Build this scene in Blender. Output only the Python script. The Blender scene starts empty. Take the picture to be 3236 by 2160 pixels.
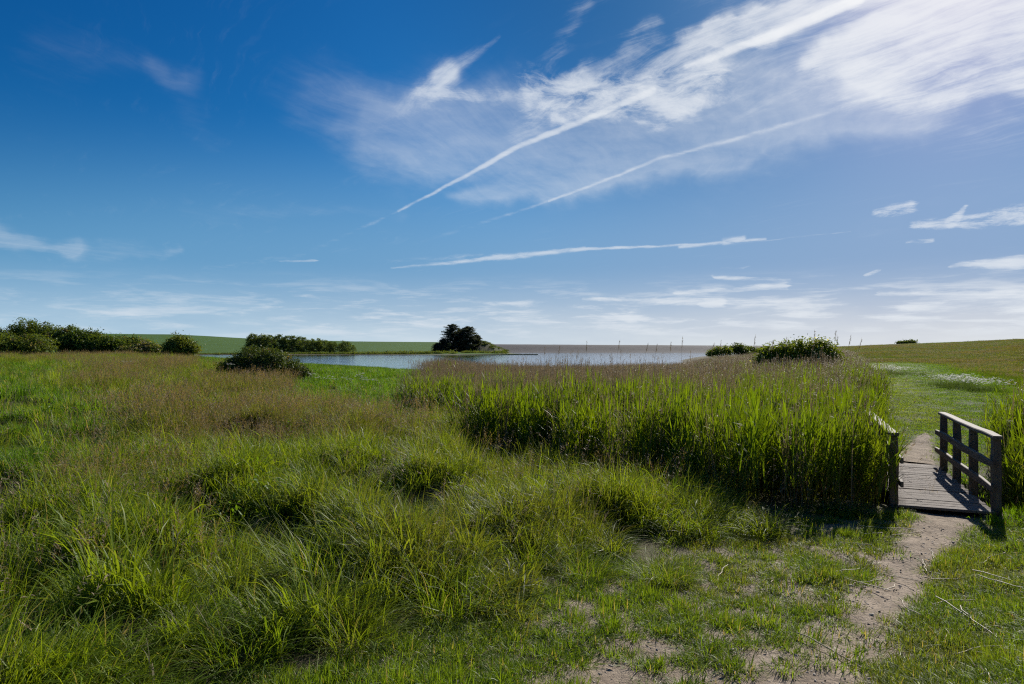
import bpy, math, random
import numpy as np
from mathutils import Vector
R = np.random.default_rng(7)
random.seed(7)
rad = math.radians
sc = bpy.context.scene
col = sc.collection
# ------------------------------------------------------------------ camera frame
F, CX, HY, CH = 2157.0, 1618.0, 1103.0, 2.1      # focal (px of the photo), centre, horizon row, eye height
def XY(px, d): return ((px - CX) / F * d, d)
def PT(px, py, d): return ((px - CX) / F * d, d, CH - (py - HY) / F * d)
SUN_AZ, SUN_EL = rad(34), rad(31)
WATER_Z = -1.4

# ------------------------------------------------------------------ helpers
def mesh_np(name, V, Q, C=None, mat=None, smooth=True, mats=None, mi=None):
    """V (n,3), Q list of (m,k) index arrays, C (n,3) goes in attribute 'col'"""
    V = np.asarray(V, np.float32)
    if not isinstance(Q, (list, tuple)): Q = [Q]
    Q = [np.asarray(q, np.int32) for q in Q if len(q)]
    me = bpy.data.meshes.new(name)
    me.vertices.add(len(V)); me.vertices.foreach_set('co', V.ravel())
    li = np.concatenate([q.ravel() for q in Q])
    tot = np.concatenate([np.full(len(q), q.shape[1], np.int32) for q in Q])
    st = np.concatenate([[0], np.cumsum(tot)[:-1]]).astype(np.int32)
    me.loops.add(len(li)); me.loops.foreach_set('vertex_index', li)
    me.polygons.add(len(tot)); me.polygons.foreach_set('loop_start', st); me.polygons.foreach_set('loop_total', tot)
    me.polygons.foreach_set('use_smooth', np.full(len(tot), smooth))
    if C is not None:
        a = me.attributes.new('col', 'FLOAT_COLOR', 'POINT')
        C4 = np.ones((len(V), 4), np.float32); C4[:, :3] = C
        a.data.foreach_set('color', C4.ravel())
    if mats:
        for m in mats: me.materials.append(m)
        me.polygons.foreach_set('material_index', np.asarray(mi, np.int32))
    elif mat: me.materials.append(mat)
    me.update(calc_edges=True); me.validate()
    return me
def obj(name, me, parent=None, loc=(0, 0, 0), rot=(0, 0, 0), label=None, cat=None, group=None, kind=None):
    o = bpy.data.objects.new(name, me); col.objects.link(o)
    o.location = loc; o.rotation_euler = rot
    if parent: o.parent = parent
    if label: o['label'] = label
    if cat: o['category'] = cat
    if group: o['group'] = group
    if kind: o['kind'] = kind
    return o
def copy_tree(o, parent=None):
    c = o.copy(); col.objects.link(c); c.parent = parent
    for ch in list(o.children): copy_tree(ch, c)
    return c
class Geo:
    def __init__(s): s.V = []; s.Q = {3: [], 4: []}; s.C = []; s.n = 0
    def add(s, V, F, C=None):
        V = np.asarray(V, float).reshape(-1, 3); F = np.asarray(F, int)
        s.V.append(V); s.Q[F.shape[1]].append(F + s.n)
        s.C.append(np.zeros((len(V), 3)) if C is None else np.broadcast_to(np.asarray(C, float), (len(V), 3)))
        s.n += len(V)
    def mesh(s, name, mat, smooth=True):
        return mesh_np(name, np.concatenate(s.V), [np.concatenate(q) for q in s.Q.values() if q], np.concatenate(s.C), mat, smooth)
    def tube(s, pts, rads, n=6, C=None, cap=True):
        pts = np.asarray(pts, float); k = len(pts)
        T = np.gradient(pts, axis=0); T /= np.linalg.norm(T, axis=1)[:, None] + 1e-9
        ref = np.array([.31, .17, .93]) if abs(T[0, 2]) < .8 else np.array([.9, .3, .1])
        A = np.cross(T, ref); A /= np.linalg.norm(A, axis=1)[:, None] + 1e-9; B = np.cross(T, A)
        a = np.arange(n) / n * 2 * np.pi
        V = pts[:, None] + np.asarray(rads, float)[:, None, None] * (np.cos(a)[None, :, None] * A[:, None] + np.sin(a)[None, :, None] * B[:, None])
        i = np.arange(k - 1)[:, None] * n; j = np.arange(n)[None]; j2 = (j + 1) % n
        s.add(V, np.stack([i + j, i + j2, i + n + j2, i + n + j], -1).reshape(-1, 4), C)
def blades(base, az, L, lean, curve, w, segs=4, rnd=None, kind=0., bow=.9):
    """ribbons: base (n,3); returns V,Q,C  (C = random, height fraction, kind)"""
    n = len(base)
    t = np.linspace(0, 1, segs + 1)
    th = lean[:, None] + curve[:, None] * t[None] ** 1.4
    ds = (L / segs)[:, None]
    thm = (th[:, 1:] + th[:, :-1]) / 2
    r = np.concatenate([np.zeros((n, 1)), np.cumsum(np.sin(thm) * ds, 1)], 1)
    z = np.concatenate([np.zeros((n, 1)), np.cumsum(np.cos(thm) * ds, 1)], 1)
    ca, sa = np.cos(az)[:, None], np.sin(az)[:, None]
    P = np.stack([base[:, 0:1] + r * ca, base[:, 1:2] + r * sa, base[:, 2:3] + z], -1)
    wd = (w[:, None] * (1 - t[None] ** 2 * .97) * (.6 + .4 * np.minimum(1, t[None] * 4))) / 2
    tw = R.uniform(-.6, .6, n)[:, None] + R.uniform(-.7, .7, n)[:, None] * t[None]     # twist
    sx, sy = -np.sin(az)[:, None] * np.cos(tw) , np.cos(az)[:, None] * np.cos(tw)
    S = np.stack([sx, sy, np.sin(tw) * np.sin(th)], -1) * wd[..., None]
    V = np.stack([P - S, P + S], 2)
    b = (np.arange(n) * (segs + 1) * 2)[:, None] + (np.arange(segs) * 2)[None]
    Q = np.stack([b, b + 1, b + 3, b + 2], -1).reshape(-1, 4)
    if rnd is None: rnd = R.random(n)
    C = np.empty((n, segs + 1, 2, 3)); C[..., 0] = rnd[:, None, None]; C[..., 1] = t[None, :, None]
    C[..., 2] = np.broadcast_to(np.asarray(kind, float), (n,))[:, None, None]
    return V.reshape(-1, 3), Q, C.reshape(-1, 3)
# value noise
def _h(i, j, s):
    v = np.sin(i * 127.1 + j * 311.7 + s * 74.7) * 43758.5453
    return v - np.floor(v)
def vnoise(x, y, s=0):
    i, j = np.floor(x), np.floor(y); u, v = x - i, y - j
    u = u * u * (3 - 2 * u); v = v * v * (3 - 2 * v)
    return (_h(i, j, s) * (1 - u) + _h(i + 1, j, s) * u) * (1 - v) + (_h(i, j + 1, s) * (1 - u) + _h(i + 1, j + 1, s) * u) * v
def fbm(x, y, s=0, o=4):
    r = 0; a = .5; t = 0
    for k in range(o): r = r + a * vnoise(x * 2 ** k, y * 2 ** k, s + k * 13); t += a; a *= .5
    return r / t
def sstep(a, b, x):
    t = np.clip((x - a) / (b - a), 0, 1); return t * t * (3 - 2 * t)
def inpoly(x, y, P):
    x = np.asarray(x); r = np.zeros(x.shape, bool); n = len(P)
    for k in range(n):
        x1, y1 = P[k]; x2, y2 = P[(k + 1) % n]
        c = ((y1 > y) != (y2 > y)) & (x < (x2 - x1) * (y - y1) / (y2 - y1 + 1e-12) + x1)
        r ^= c
    return r
def segdist(x, y, P, closed=False):
    best = np.full(np.shape(x), 1e9); n = len(P)
    for k in range(n if closed else n - 1):
        ax, ay = P[k]; bx, by = P[(k + 1) % n]
        t = np.clip(((x - ax) * (bx - ax) + (y - ay) * (by - ay)) / ((bx - ax) ** 2 + (by - ay) ** 2), 0, 1)
        best = np.minimum(best, np.hypot(x - ax - t * (bx - ax), y - ay - t * (by - ay)))
    return best

# ------------------------------------------------------------------ terrain
CT = [(200,3,.35),(1618,3,.35),(3000,3,.33),(1618,1,.42),(600,6,.3),(1618,6,.22),(2600,6,.1),(3200,6,.05),(-200,8,.4),
 (2848,9.1,0),(3150,8.3,0),(2985,11.8,.02),(2880,13.5,.08),(2860,21,.18),(2840,38,.36),(2770,70,.57),
 (3236,12,.1),(3400,20,.3),(3200,32,.42),(2900,48,.39),(3236,90,1.0),(3600,60,.9),(3236,260,6.1),(2900,260,4.3),(2700,300,3.5),
 (3236,800,6.5),(2800,800,3.0),(3800,260,7.5),(3000,150,2.0),
 (2400,9.2,.02),(2000,11,.05),(1600,13.5,.1),(1400,15,.2),(2000,20,0),(2400,20,0),(2000,60,-.6),(2500,60,0),(1500,60,-.55),(1800,38,-.25),
 (1800,85,-1.4),(2400,120,-.4),(1300,110,-1.4),(1600,90,-1.4),(2080,95,-1.4),(2180,160,-1.3),(1700,130,-2.4),(2230,350,-1.4),(2330,600,-1.4),
 (1000,330,-3),(1500,300,-3.2),(2000,300,-3),(2150,600,-3),(1200,600,-3),(600,450,-3),(1800,800,-3),(2350,200,.2),(2480,400,.2),(2550,700,.5),
 (1000,15,.3),(600,20,.55),(400,30,.85),(100,70,1.15),(0,30,.9),(-300,60,1.4),(820,33,.65),(570,70,1.05),(950,60,.5),(1300,50,.25),
 (1150,25,.3),(250,80,1.25),(450,85,1.2),(700,110,.3),(300,130,.8),(0,200,1),(600,200,-1.4),(300,260,-1.4),(400,340,-3),(1000,110,-.6),(1200,80,-.6),(-400,300,1.)]
_c = np.array([((px - CX) / F, math.log(d)) for px, d, z in CT]); _c[:, 0] *= 3
_z = np.array([z for *_, z in CT])
def _phi(r): return np.sqrt(r * r + .04)
_A = _phi(np.linalg.norm(_c[:, None] - _c[None], axis=-1)); _n = len(CT)
_M = np.block([[_A, np.c_[np.ones(_n), _c]], [np.c_[np.ones(_n), _c].T, np.zeros((3, 3))]])
_w = np.linalg.solve(_M + 1e-9 * np.eye(_n + 3), np.r_[_z, 0, 0, 0])
BR_O, BR_H = np.array([5.57, 8.73]), rad(22.5)
BU = np.array([math.sin(BR_H), math.cos(BR_H)]); BN = np.array([BU[1], -BU[0]])
def HZ(x, y, rough=True):
    x = np.asarray(x, float); y = np.asarray(y, float); shp = x.shape; x = x.ravel(); y = y.ravel()
    yy = np.maximum(y, 1.0); d = np.clip(yy, 1, 900)
    q = np.stack([np.clip(x / yy, -1.6, 1.6) * 3, np.log(d)], -1)
    z = np.empty(len(q))
    for s in range(0, len(q), 40000):
        p = q[s:s + 40000]
        z[s:s + 40000] = _phi(np.linalg.norm(p[:, None] - _c[None], axis=-1)) @ _w[:_n] + _w[_n] + p @ _w[_n + 1:]
    z = np.clip(z, -3.5, 9)
    # ditch that the bridge spans
    a = (x - BR_O[0]) * BU[0] + (y - BR_O[1]) * BU[1]; b = (x - BR_O[0]) * BN[0] + (y - BR_O[1]) * BN[1]
    z -= .65 * np.exp(-((a - 1.75) / .75) ** 2) * np.exp(-(np.maximum(0, np.abs(b) - 2.5) / 2.5) ** 2)
    if rough:
        out_ = np.where(inpoly(x, y, TURF), 0., 1.) * sstep(.15, 1.3, segdist(x, y, TURF, True)) * sstep(26, 16, y) * sstep(1.5, 3.5, y) * sstep(.5, 2.5, segdist(x, y, REED + [REED[0]])) * ~inpoly(x, y, REED) * (x < 3.5)
        z += out_ * .42 * (sstep(.25, .8, fbm(x * .95 + 3, y * 1.15, 8, 3)) - .4)
        z += (fbm(x * 2.2, y * 2.2, 3) - .5) * .10 * np.exp(-d / 40) + (fbm(x * .35, y * .35, 5) - .5) * .22 * sstep(6, 25, d)
    return z.reshape(shp)
# plan shapes
TURF = [(-1.7,3.6),(-.9,4.15),(-.35,4.55),(.34,5.45),(.96,6.2),(2.1,7.25),(3.3,8.0),(4.3,8.5),(5.0,8.7),(6.3,8.3),(7.5,7.3),(9.5,6),(6,.5),(-1.6,.5)]
REED = [(5.0,9.0),(3.9,9.0),(3.1,9.25),(1.5,11.0),(-.1,12.9),(-1.5,15.2),(-2.7,20),(-4.0,27),(-5.6,45),(-7,62),(0,70),(16,76),(30,100),(40,150),(60,150),(54,110),(30,60),(18,35),(10.3,20),(6.1,12.6)]
REED2 = [(6.55,8.3),(7.4,10.2),(8.5,12.0),(10.2,13.2),(14,14),(13,8.5),(8.5,7.7)]
PATH = [(.7,2.2),(1.35,3.6),(2.15,4.5),(2.75,5.25),(3.45,6.15),(4.45,7.4),(5.5,8.55)]
PATHW = [.33,.34,.33,.29,.27,.30,.42]
PATH2 = [(7.15,12.3),(7.9,13.4),(8.8,14.7),(9.7,16.0)]
PATH2W = [.44,.34,.24,.06]
TRACK = [(7.3,12.3),(8.9,14.5),(12.4,21),(16.5,29),(21.6,40),(27,52),(35,68)]
FLOW = [XY(2660,62),XY(2740,54),XY(2860,42),XY(2980,33),XY(3090,27.5),XY(3260,23.5)]
def path_amt(x, y):
    """1 in the middle of the trodden sand, 0 outside"""
    r = np.zeros(np.shape(x))
    for P, W in ((PATH, PATHW), (PATH2, PATH2W)):
        for k in range(len(P) - 1):
            ax, ay = P[k]; bx, by = P[k + 1]
            t = np.clip(((x - ax) * (bx - ax) + (y - ay) * (by - ay)) / ((bx - ax) ** 2 + (by - ay) ** 2), 0, 1)
            dd = np.hypot(x - ax - t * (bx - ax), y - ay - t * (by - ay)); w = W[k] + (W[k + 1] - W[k]) * t
            r = np.maximum(r, 1.3 - dd / w)
    return r

# ------------------------------------------------------------------ materials
def newmat(name):
    m = bpy.data.materials.new(name); m.use_nodes = True; nt = m.node_tree
    for n in list(nt.nodes): nt.nodes.remove(n)
    return m, nt, nt.nodes.new('ShaderNodeOutputMaterial')
def N(nt, t, **k):
    n = nt.nodes.new(t)
    for a, v in k.items(): setattr(n, a, v)
    return n
def mixc(nt, f, a, b, mode='MIX'):
    n = N(nt, 'ShaderNodeMix', data_type='RGBA', blend_type=mode)
    for s, v in ((n.inputs[0], f), (n.inputs[6], a), (n.inputs[7], b)):
        if hasattr(v, 'is_output'): nt.links.new(v, s)
        else: s.default_value = (*v, 1) if isinstance(v, (tuple, list)) else v
    return n.outputs[2]
def mth(nt, op, a, b=0., c=0., clamp=False):
    n = N(nt, 'ShaderNodeMath', operation=op, use_clamp=clamp)
    for s, v in zip(n.inputs, (a, b, c)):
        if hasattr(v, 'is_output'): nt.links.new(v, s)
        else: s.default_value = v
    return n.outputs[0]
def ramp(nt, x, a, b, lo=0., hi=1., smooth=True):
    n = N(nt, 'ShaderNodeMapRange', interpolation_type='SMOOTHSTEP' if smooth else 'LINEAR')
    nt.links.new(x, n.inputs[0])
    for i, v in ((1, a), (2, b), (3, lo), (4, hi)): n.inputs[i].default_value = v
    return n.outputs[0]
def noise(nt, vec, scale, detail=4, rough=.55, dist=0.):
    n = N(nt, 'ShaderNodeTexNoise'); n.inputs['Scale'].default_value = scale; n.inputs['Detail'].default_value = detail
    n.inputs['Roughness'].default_value = rough; n.inputs['Distortion'].default_value = dist
    if vec is not None: nt.links.new(vec, n.inputs['Vector'])
    return n.outputs[0]
def mat_leaf(name, a, b, dry=(.30, .22, .15), tintc=(.17, .15, .045), trans=.48, rough=.5, spec=.22, tcol=(1.7, 1.55, .45), tstr=.8):
    m, nt, out = newmat(name)
    at = N(nt, 'ShaderNodeAttribute', attribute_name='col'); sp = N(nt, 'ShaderNodeSeparateColor'); nt.links.new(at.outputs['Color'], sp.inputs[0])
    oi = N(nt, 'ShaderNodeObjectInfo')
    ti = N(nt, 'ShaderNodeAttribute', attribute_name='tint', attribute_type='INSTANCER')
    f = mth(nt, 'ADD', mth(nt, 'MULTIPLY', sp.outputs[0], .5), mth(nt, 'MULTIPLY', oi.outputs['Random'], .5))
    c = mixc(nt, f, a, b)
    c = mixc(nt, mth(nt, 'MULTIPLY', ti.outputs['Fac'], tstr, clamp=True), c, tintc)
    c = mixc(nt, sp.outputs[2], c, mixc(nt, sp.outputs[0], dry, tuple(v * 1.7 for v in dry)))
    p = N(nt, 'ShaderNodeBsdfPrincipled'); nt.links.new(c, p.inputs['Base Color'])
    p.inputs['Roughness'].default_value = rough; p.inputs['Specular IOR Level'].default_value = spec
    t = N(nt, 'ShaderNodeBsdfTranslucent'); nt.links.new(mixc(nt, 1., c, tcol, 'MULTIPLY'), t.inputs['Color'])
    x = N(nt, 'ShaderNodeMixShader'); x.inputs[0].default_value = trans
    nt.links.new(p.outputs[0], x.inputs[1]); nt.links.new(t.outputs[0], x.inputs[2]); nt.links.new(x.outputs[0], out.inputs[0])
    return m
def mat_plain(name, cols, scale=3., rough=.85, bump=.0, bscale=20., stretch=(1, 1, 1), spec=.3, detail=6):
    """noise blend of two or three colours in object space, with optional bump"""
    m, nt, out = newmat(name)
    tc = N(nt, 'ShaderNodeTexCoord'); mp = N(nt, 'ShaderNodeMapping'); mp.inputs['Scale'].default_value = stretch
    nt.links.new(tc.outputs['Object'], mp.inputs[0]); v = mp.outputs[0]
    c = mixc(nt, ramp(nt, noise(nt, v, scale, detail), .35, .65), cols[0], cols[1])
    if len(cols) > 2: c = mixc(nt, ramp(nt, noise(nt, v, scale * 4.3, 5), .5, .68), c, cols[2])
    p = N(nt, 'ShaderNodeBsdfPrincipled'); nt.links.new(c, p.inputs['Base Color']); p.inputs['Roughness'].default_value = rough
    p.inputs['Specular IOR Level'].default_value = spec
    if bump:
        b = N(nt, 'ShaderNodeBump'); b.inputs['Strength'].default_value = bump; b.inputs['Distance'].default_value = .02
        nt.links.new(noise(nt, v, bscale, 6, .65), b.inputs['Height']); nt.links.new(b.outputs[0], p.inputs['Normal'])
    nt.links.new(p.outputs[0], out.inputs[0])
    return m
M = {}
M['turf'] = mat_leaf('turf_blades', (.09, .17, .014), (.18, .26, .027), tintc=(.24, .22, .07))
M['meadow'] = mat_leaf('meadow_blades', (.080, .155, .013), (.24, .305, .030), dry=(.20, .165, .115), tintc=(.135, .135, .042))
M['pasture'] = mat_leaf('pasture_blades', (.055, .11, .010), (.115, .165, .020), dry=(.19, .15, .09), tintc=(.145, .108, .058), spec=.03, rough=.7)
M['track'] = mat_leaf('track_blades', (.075, .165, .010), (.15, .25, .018), dry=(.24, .19, .11), tintc=(.20, .27, .04), spec=.08, rough=.6)
M['lush'] = mat_leaf('lush_blades', (.065, .15, .014), (.125, .23, .022), tintc=(.14, .20, .03))
M['seed'] = mat_leaf('seed_stalks', (.11, .125, .04), (.16, .145, .06), dry=(.185, .138, .108), tintc=(.16, .135, .08), trans=.35, spec=.06)
M['reed'] = mat_leaf('reed_leaves', (.080, .14, .010), (.155, .225, .018), dry=(.23, .16, .10), tintc=(.15, .19, .02), trans=.5, tcol=(1.7, 1.6, .3))
M['cane'] = mat_leaf('dead_canes', (.235, .185, .105), (.37, .29, .17), dry=(.215, .168, .10), tintc=(.2, .15, .11), trans=.25, spec=.03, tcol=(1.2, 1.1, .9))
M['scrub'] = mat_leaf('scrub_leaves', (.07, .12, .02), (.13, .17, .035), dry=(.18, .15, .09), trans=.36, spec=.1)
M['hawthorn'] = mat_leaf('hawthorn_leaves', (.085, .125, .02), (.15, .18, .035), dry=(.2, .16, .09), trans=.36, spec=.1)
M['bramble'] = mat_leaf('bramble_leaves', (.045, .075, .016), (.09, .12, .028), dry=(.2, .14, .09), trans=.3, spec=.12)
M['elder'] = mat_leaf('elder_leaves', (.095, .15, .016), (.175, .215, .03), dry=(.55, .52, .25), trans=.42, spec=.1)
M['cypress'] = mat_leaf('cypress_sprays', (.038, .05, .036), (.072, .088, .056), trans=.28, spec=.06, rough=.7)
M['copse'] = mat_leaf('copse_leaves', (.08, .12, .04), (.13, .18, .055), trans=.42, spec=.08, rough=.7)
M['petal'] = mat_leaf('white_petals', (.08, .13, .02), (.13, .17, .03), dry=(.50, .50, .48), trans=.4, spec=.1, tcol=(1.1, 1.1, 1.))
M['straw'] = mat_leaf('dry_straw', (.42, .34, .23), (.55, .46, .33), trans=.1, tcol=(1, 1, .9))
M['bark'] = mat_plain('bark', ((.10, .08, .06), (.17, .14, .11)), 4., .9, .6, 12., (1, 1, .2))

# ------------------------------------------------------------------ ground
def polar_sheet(rings, azs):
    X = np.array([[math.tan(a) * 1 for a in azs]] * len(rings)); 
    r = np.asarray(rings)[:, None]; a = np.asarray(azs)[None]
    return r * np.sin(a), r * np.cos(a)
def grid_faces(nr, nc):
    i = np.arange(nr - 1)[:, None] * nc; j = np.arange(nc - 1)[None]
    return np.stack([i + j, i + j + 1, i + nc + j + 1, i + nc + j], -1).reshape(-1, 4)
rings = np.concatenate([[.05], np.geomspace(.6, 1000, 330), [2000, 6000]])
azs = np.radians(np.concatenate([np.linspace(-180, -60, 20, False), np.linspace(-60, 60, 300), np.linspace(62, 180, 18)]))
gx, gy = polar_sheet(rings, azs)
gz = HZ(gx, np.maximum(gy, 1.0))
gz[rings > 1500] = np.minimum(gz[rings > 1500], 2.0)
PA = path_amt(gx, gy); TU = np.where(inpoly(gx, gy, TURF), 1., 0.) * sstep(0, .5, segdist(gx, gy, TURF, True)) + np.where(inpoly(gx, gy, TURF), .4, 0)
dry = sstep(.35, .7, fbm(gx * .09, gy * .09, 21)) * sstep(25, 80, gy)
GC = np.stack([np.clip(np.maximum(TU * .85, sstep(.1, .6, PA)), 0, 1), dry, sstep(.42, .55, gx / np.maximum(gy, .1)) * sstep(9, 15, gy)], -1)
def mat_ground():
    m, nt, out = newmat('ground_soil')
    at = N(nt, 'ShaderNodeAttribute', attribute_name='col'); sp = N(nt, 'ShaderNodeSeparateColor'); nt.links.new(at.outputs['Color'], sp.inputs[0])
    tc = N(nt, 'ShaderNodeTexCoord'); v = tc.outputs['Object']
    soil = mixc(nt, ramp(nt, noise(nt, v, 2.5, 6), .35, .65), (.075, .07, .032), (.12, .10, .055))
    grn = mixc(nt, ramp(nt, noise(nt, v, .35, 8, .65), .35, .65), (.05, .09, .014), (.085, .115, .024))
    far = mixc(nt, ramp(nt, noise(nt, v, .06, 8, .7), .45, .6), grn, (.10, .085, .04))
    soil = mixc(nt, mth(nt, 'MULTIPLY', sp.outputs[2], .9), soil, far)
    sand = mixc(nt, ramp(nt, noise(nt, v, 5., 8, .6), .3, .7), (.34, .275, .205), (.22, .172, .125))
    sand = mixc(nt, ramp(nt, noise(nt, v, 60., 4, .7), .62, .75), sand, (.13, .10, .075))
    c = mixc(nt, sp.outputs[0], soil, sand)
    p = N(nt, 'ShaderNodeBsdfPrincipled'); nt.links.new(c, p.inputs['Base Color']); p.inputs['Roughness'].default_value = .92; p.inputs['Specular IOR Level'].default_value = .2
    b = N(nt, 'ShaderNodeBump'); b.inputs['Strength'].default_value = .9; b.inputs['Distance'].default_value = .03
    h = mth(nt, 'ADD', noise(nt, v, 18., 8, .65), mth(nt, 'MULTIPLY', noise(nt, v, 90., 3), .4))
    nt.links.new(h, b.inputs['Height']); nt.links.new(b.outputs[0], p.inputs['Normal'])
    nt.links.new(p.outputs[0], out.inputs[0]); return m
M['ground'] = mat_ground()
nr, nc = gx.shape
obj('ground', mesh_np('ground', np.stack([gx, gy, gz], -1).reshape(-1, 3), grid_faces(nr, nc), GC.reshape(-1, 3), M['ground']), kind='structure', label='grassy ground sloping from meadow to lagoon')

# trodden path: its own sheet just above the ground
M['sand'] = mat_plain('path_sand', ((.37, .30, .228), (.26, .207, .155), (.16, .13, .10)), 6., .95, 1., 26., spec=.15, detail=9)
def path_sheet(P, W, n=70, m=26):
    P = np.array(P); s = np.r_[0, np.cumsum(np.hypot(*np.diff(P, axis=0).T))]; t = np.linspace(0, s[-1], n)
    cx, cy, w = np.interp(t, s, P[:, 0]), np.interp(t, s, P[:, 1]), np.interp(t, s, W)
    cx = np.convolve(np.pad(cx, 6, 'edge'), np.ones(13) / 13, 'valid'); cy = np.convolve(np.pad(cy, 6, 'edge'), np.ones(13) / 13, 'valid')
    tx, ty = np.gradient(cx), np.gradient(cy); l = np.hypot(tx, ty); nx, ny = ty / l, -tx / l
    u = np.linspace(-1, 1, m)
    wl = w * (.95 + .5 * (fbm(t * 1.3, t * 0 + 3, 31) - .5)); wr = w * (.95 + .5 * (fbm(t * 1.3, t * 0 + 9, 33) - .5))
    off = np.where(u[None] < 0, u[None] * wl[:, None], u[None] * wr[:, None])
    x, y = cx[:, None] + nx[:, None] * off, cy[:, None] + ny[:, None] * off
    z = HZ(x, y) + .016 - .03 * np.abs(u[None]) ** 4 + (fbm(x * 9, y * 9, 37) - .5) * .014
    return np.stack([x, y, z], -1).reshape(-1, 3), grid_faces(n, m)
g = Geo()
for P, W in ((PATH, PATHW), (PATH2, PATH2W)):
    V, Q = path_sheet(P, W); g.add(V, Q)
obj('path', g.mesh('path', M['sand']), kind='structure', label='narrow trodden sandy path leading onto the footbridge')

# ------------------------------------------------------------------ water, far shore, hills, bank
def mat_water():
    m, nt, out = newmat('lagoon_water')
    p = N(nt, 'ShaderNodeBsdfPrincipled'); p.inputs['Base Color'].default_value = (.03, .05, .06, 1); p.inputs['Roughness'].default_value = .06
    p.inputs['IOR'].default_value = 1.33; p.inputs['Specular IOR Level'].default_value = .5
    tc = N(nt, 'ShaderNodeTexCoord'); mp = N(nt, 'ShaderNodeMapping'); mp.inputs['Scale'].default_value = (.35, 1.6, 1)
    nt.links.new(tc.outputs['Object'], mp.inputs[0])
    nt.links.new(ramp(nt, noise(nt, mp.outputs[0], .05, 7, .6), .4, .62, .02, .13), p.inputs['Roughness'])
    b = N(nt, 'ShaderNodeBump'); b.inputs['Strength'].default_value = .32; b.inputs['Distance'].default_value = .12; nt.links.new(noise(nt, mp.outputs[0], 1.3, 4, .55), b.inputs['Height'])
    gl = N(nt, 'ShaderNodeBsdfGlossy'); gl.inputs['Color'].default_value = (.93, .96, 1, 1); gl.inputs['Roughness'].default_value = .03; nt.links.new(b.outputs[0], gl.inputs['Normal'])
    fr = N(nt, 'ShaderNodeFresnel'); fr.inputs['IOR'].default_value = 1.33
    mx = N(nt, 'ShaderNodeMixShader'); nt.links.new(ramp(nt, fr.outputs[0], 0., .7, .02, .97, False), mx.inputs[0]); nt.links.new(p.outputs[0], mx.inputs[1]); nt.links.new(gl.outputs[0], mx.inputs[2])
    nt.links.new(mx.outputs[0], out.inputs[0]); return m
xs = np.linspace(-6000, 6000, 41); ys = np.geomspace(70, 12000, 41)
wx, wy = np.meshgrid(xs, ys)
obj('water', mesh_np('water', np.stack([wx, wy, np.full(wx.shape, WATER_Z)], -1).reshape(-1, 3), grid_faces(41, 41), None, mat_water()), kind='structure', label='pale blue lagoon water')

def pd_sheet(pxs, ds, zf):
    P, D = np.meshgrid(pxs, ds); X = (P - CX) / F * D
    return np.stack([X, D, zf(P, D, X)], -1).reshape(-1, 3), grid_faces(len(ds), len(pxs))
# green crop field rising to a smooth skyline beyond the lagoon
SHORE_D = 440.
def hill_z(P, D, X):
    ey = np.interp(P, [-600, 0, 300, 560, 770, 950, 1120, 1380, 1480, 1600, 1700], [1062, 1054, 1053.5, 1056, 1068, 1074, 1078, 1080, 1086, 1112, 1125])
    zc = CH + (HY - ey) / F * 900
    t = np.clip((D - SHORE_D) / (900 - SHORE_D), -.2, 1)
    z = -1.0 + (zc + 1.0) * np.where(t > 0, np.abs(t) ** .92, t * .2)
    z = np.where(D > 900, zc - (D - 900) * .01, z)
    return z + (fbm(X * .02, D * .02, 41) - .5) * .5 * sstep(0, .3, t)
def mat_field():
    m, nt, out = newmat('crop_field')
    tc = N(nt, 'ShaderNodeTexCoord'); mp = N(nt, 'ShaderNodeMapping'); mp.inputs['Scale'].default_value = (.02, .12, .02); mp.inputs['Rotation'].default_value = (0, 0, .12)
    nt.links.new(tc.outputs['Object'], mp.inputs[0])
    c = mixc(nt, ramp(nt, noise(nt, mp.outputs[0], 1., 8, .65), .3, .7), (.052, .105, .02), (.078, .14, .028))
    c = mixc(nt, ramp(nt, noise(nt, tc.outputs['Object'], .3, 6, .7), .5, .7), c, (.045, .09, .018))
    p = N(nt, 'ShaderNodeBsdfPrincipled'); nt.links.new(c, p.inputs['Base Color']); p.inputs['Roughness'].default_value = .9; p.inputs['Specular IOR Level'].default_value = .1
    nt.links.new(p.outputs[0], out.inputs[0]); return m
V, Q = pd_sheet(np.linspace(-600, 1700, 160), np.r_[430, np.linspace(440, 900, 60), np.linspace(920, 2500, 10)], hill_z)
obj('hills', mesh_np('hills', V, Q, None, mat_field()), kind='structure', label='smooth green crop field rising beyond the lagoon')
# muddy lagoon shore in front of the field
def shore_z(P, D, X):
    e = (fbm(X * .03, D * .0, 51) - .5) * 14
    end = np.interp(P, [1500, 1590, 1645], [0, 0, 1.4])
    return WATER_Z - .35 + .75 * sstep(405, 445, D + e) + .25 * sstep(445, 500, D) + (fbm(X * .1, D * .1, 52) - .5) * .15 - end
M['mud'] = mat_plain('shore_mud', ((.17, .135, .10), (.11, .095, .06), (.10, .11, .04)), .12, .8, .3, 2.)
V, Q = pd_sheet(np.linspace(-400, 1700, 140), np.linspace(400, 640, 30), shore_z)
obj('shore', mesh_np('shore', V, Q, None, M['mud']), kind='structure', label='low brown mud shore below the green field')
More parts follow.
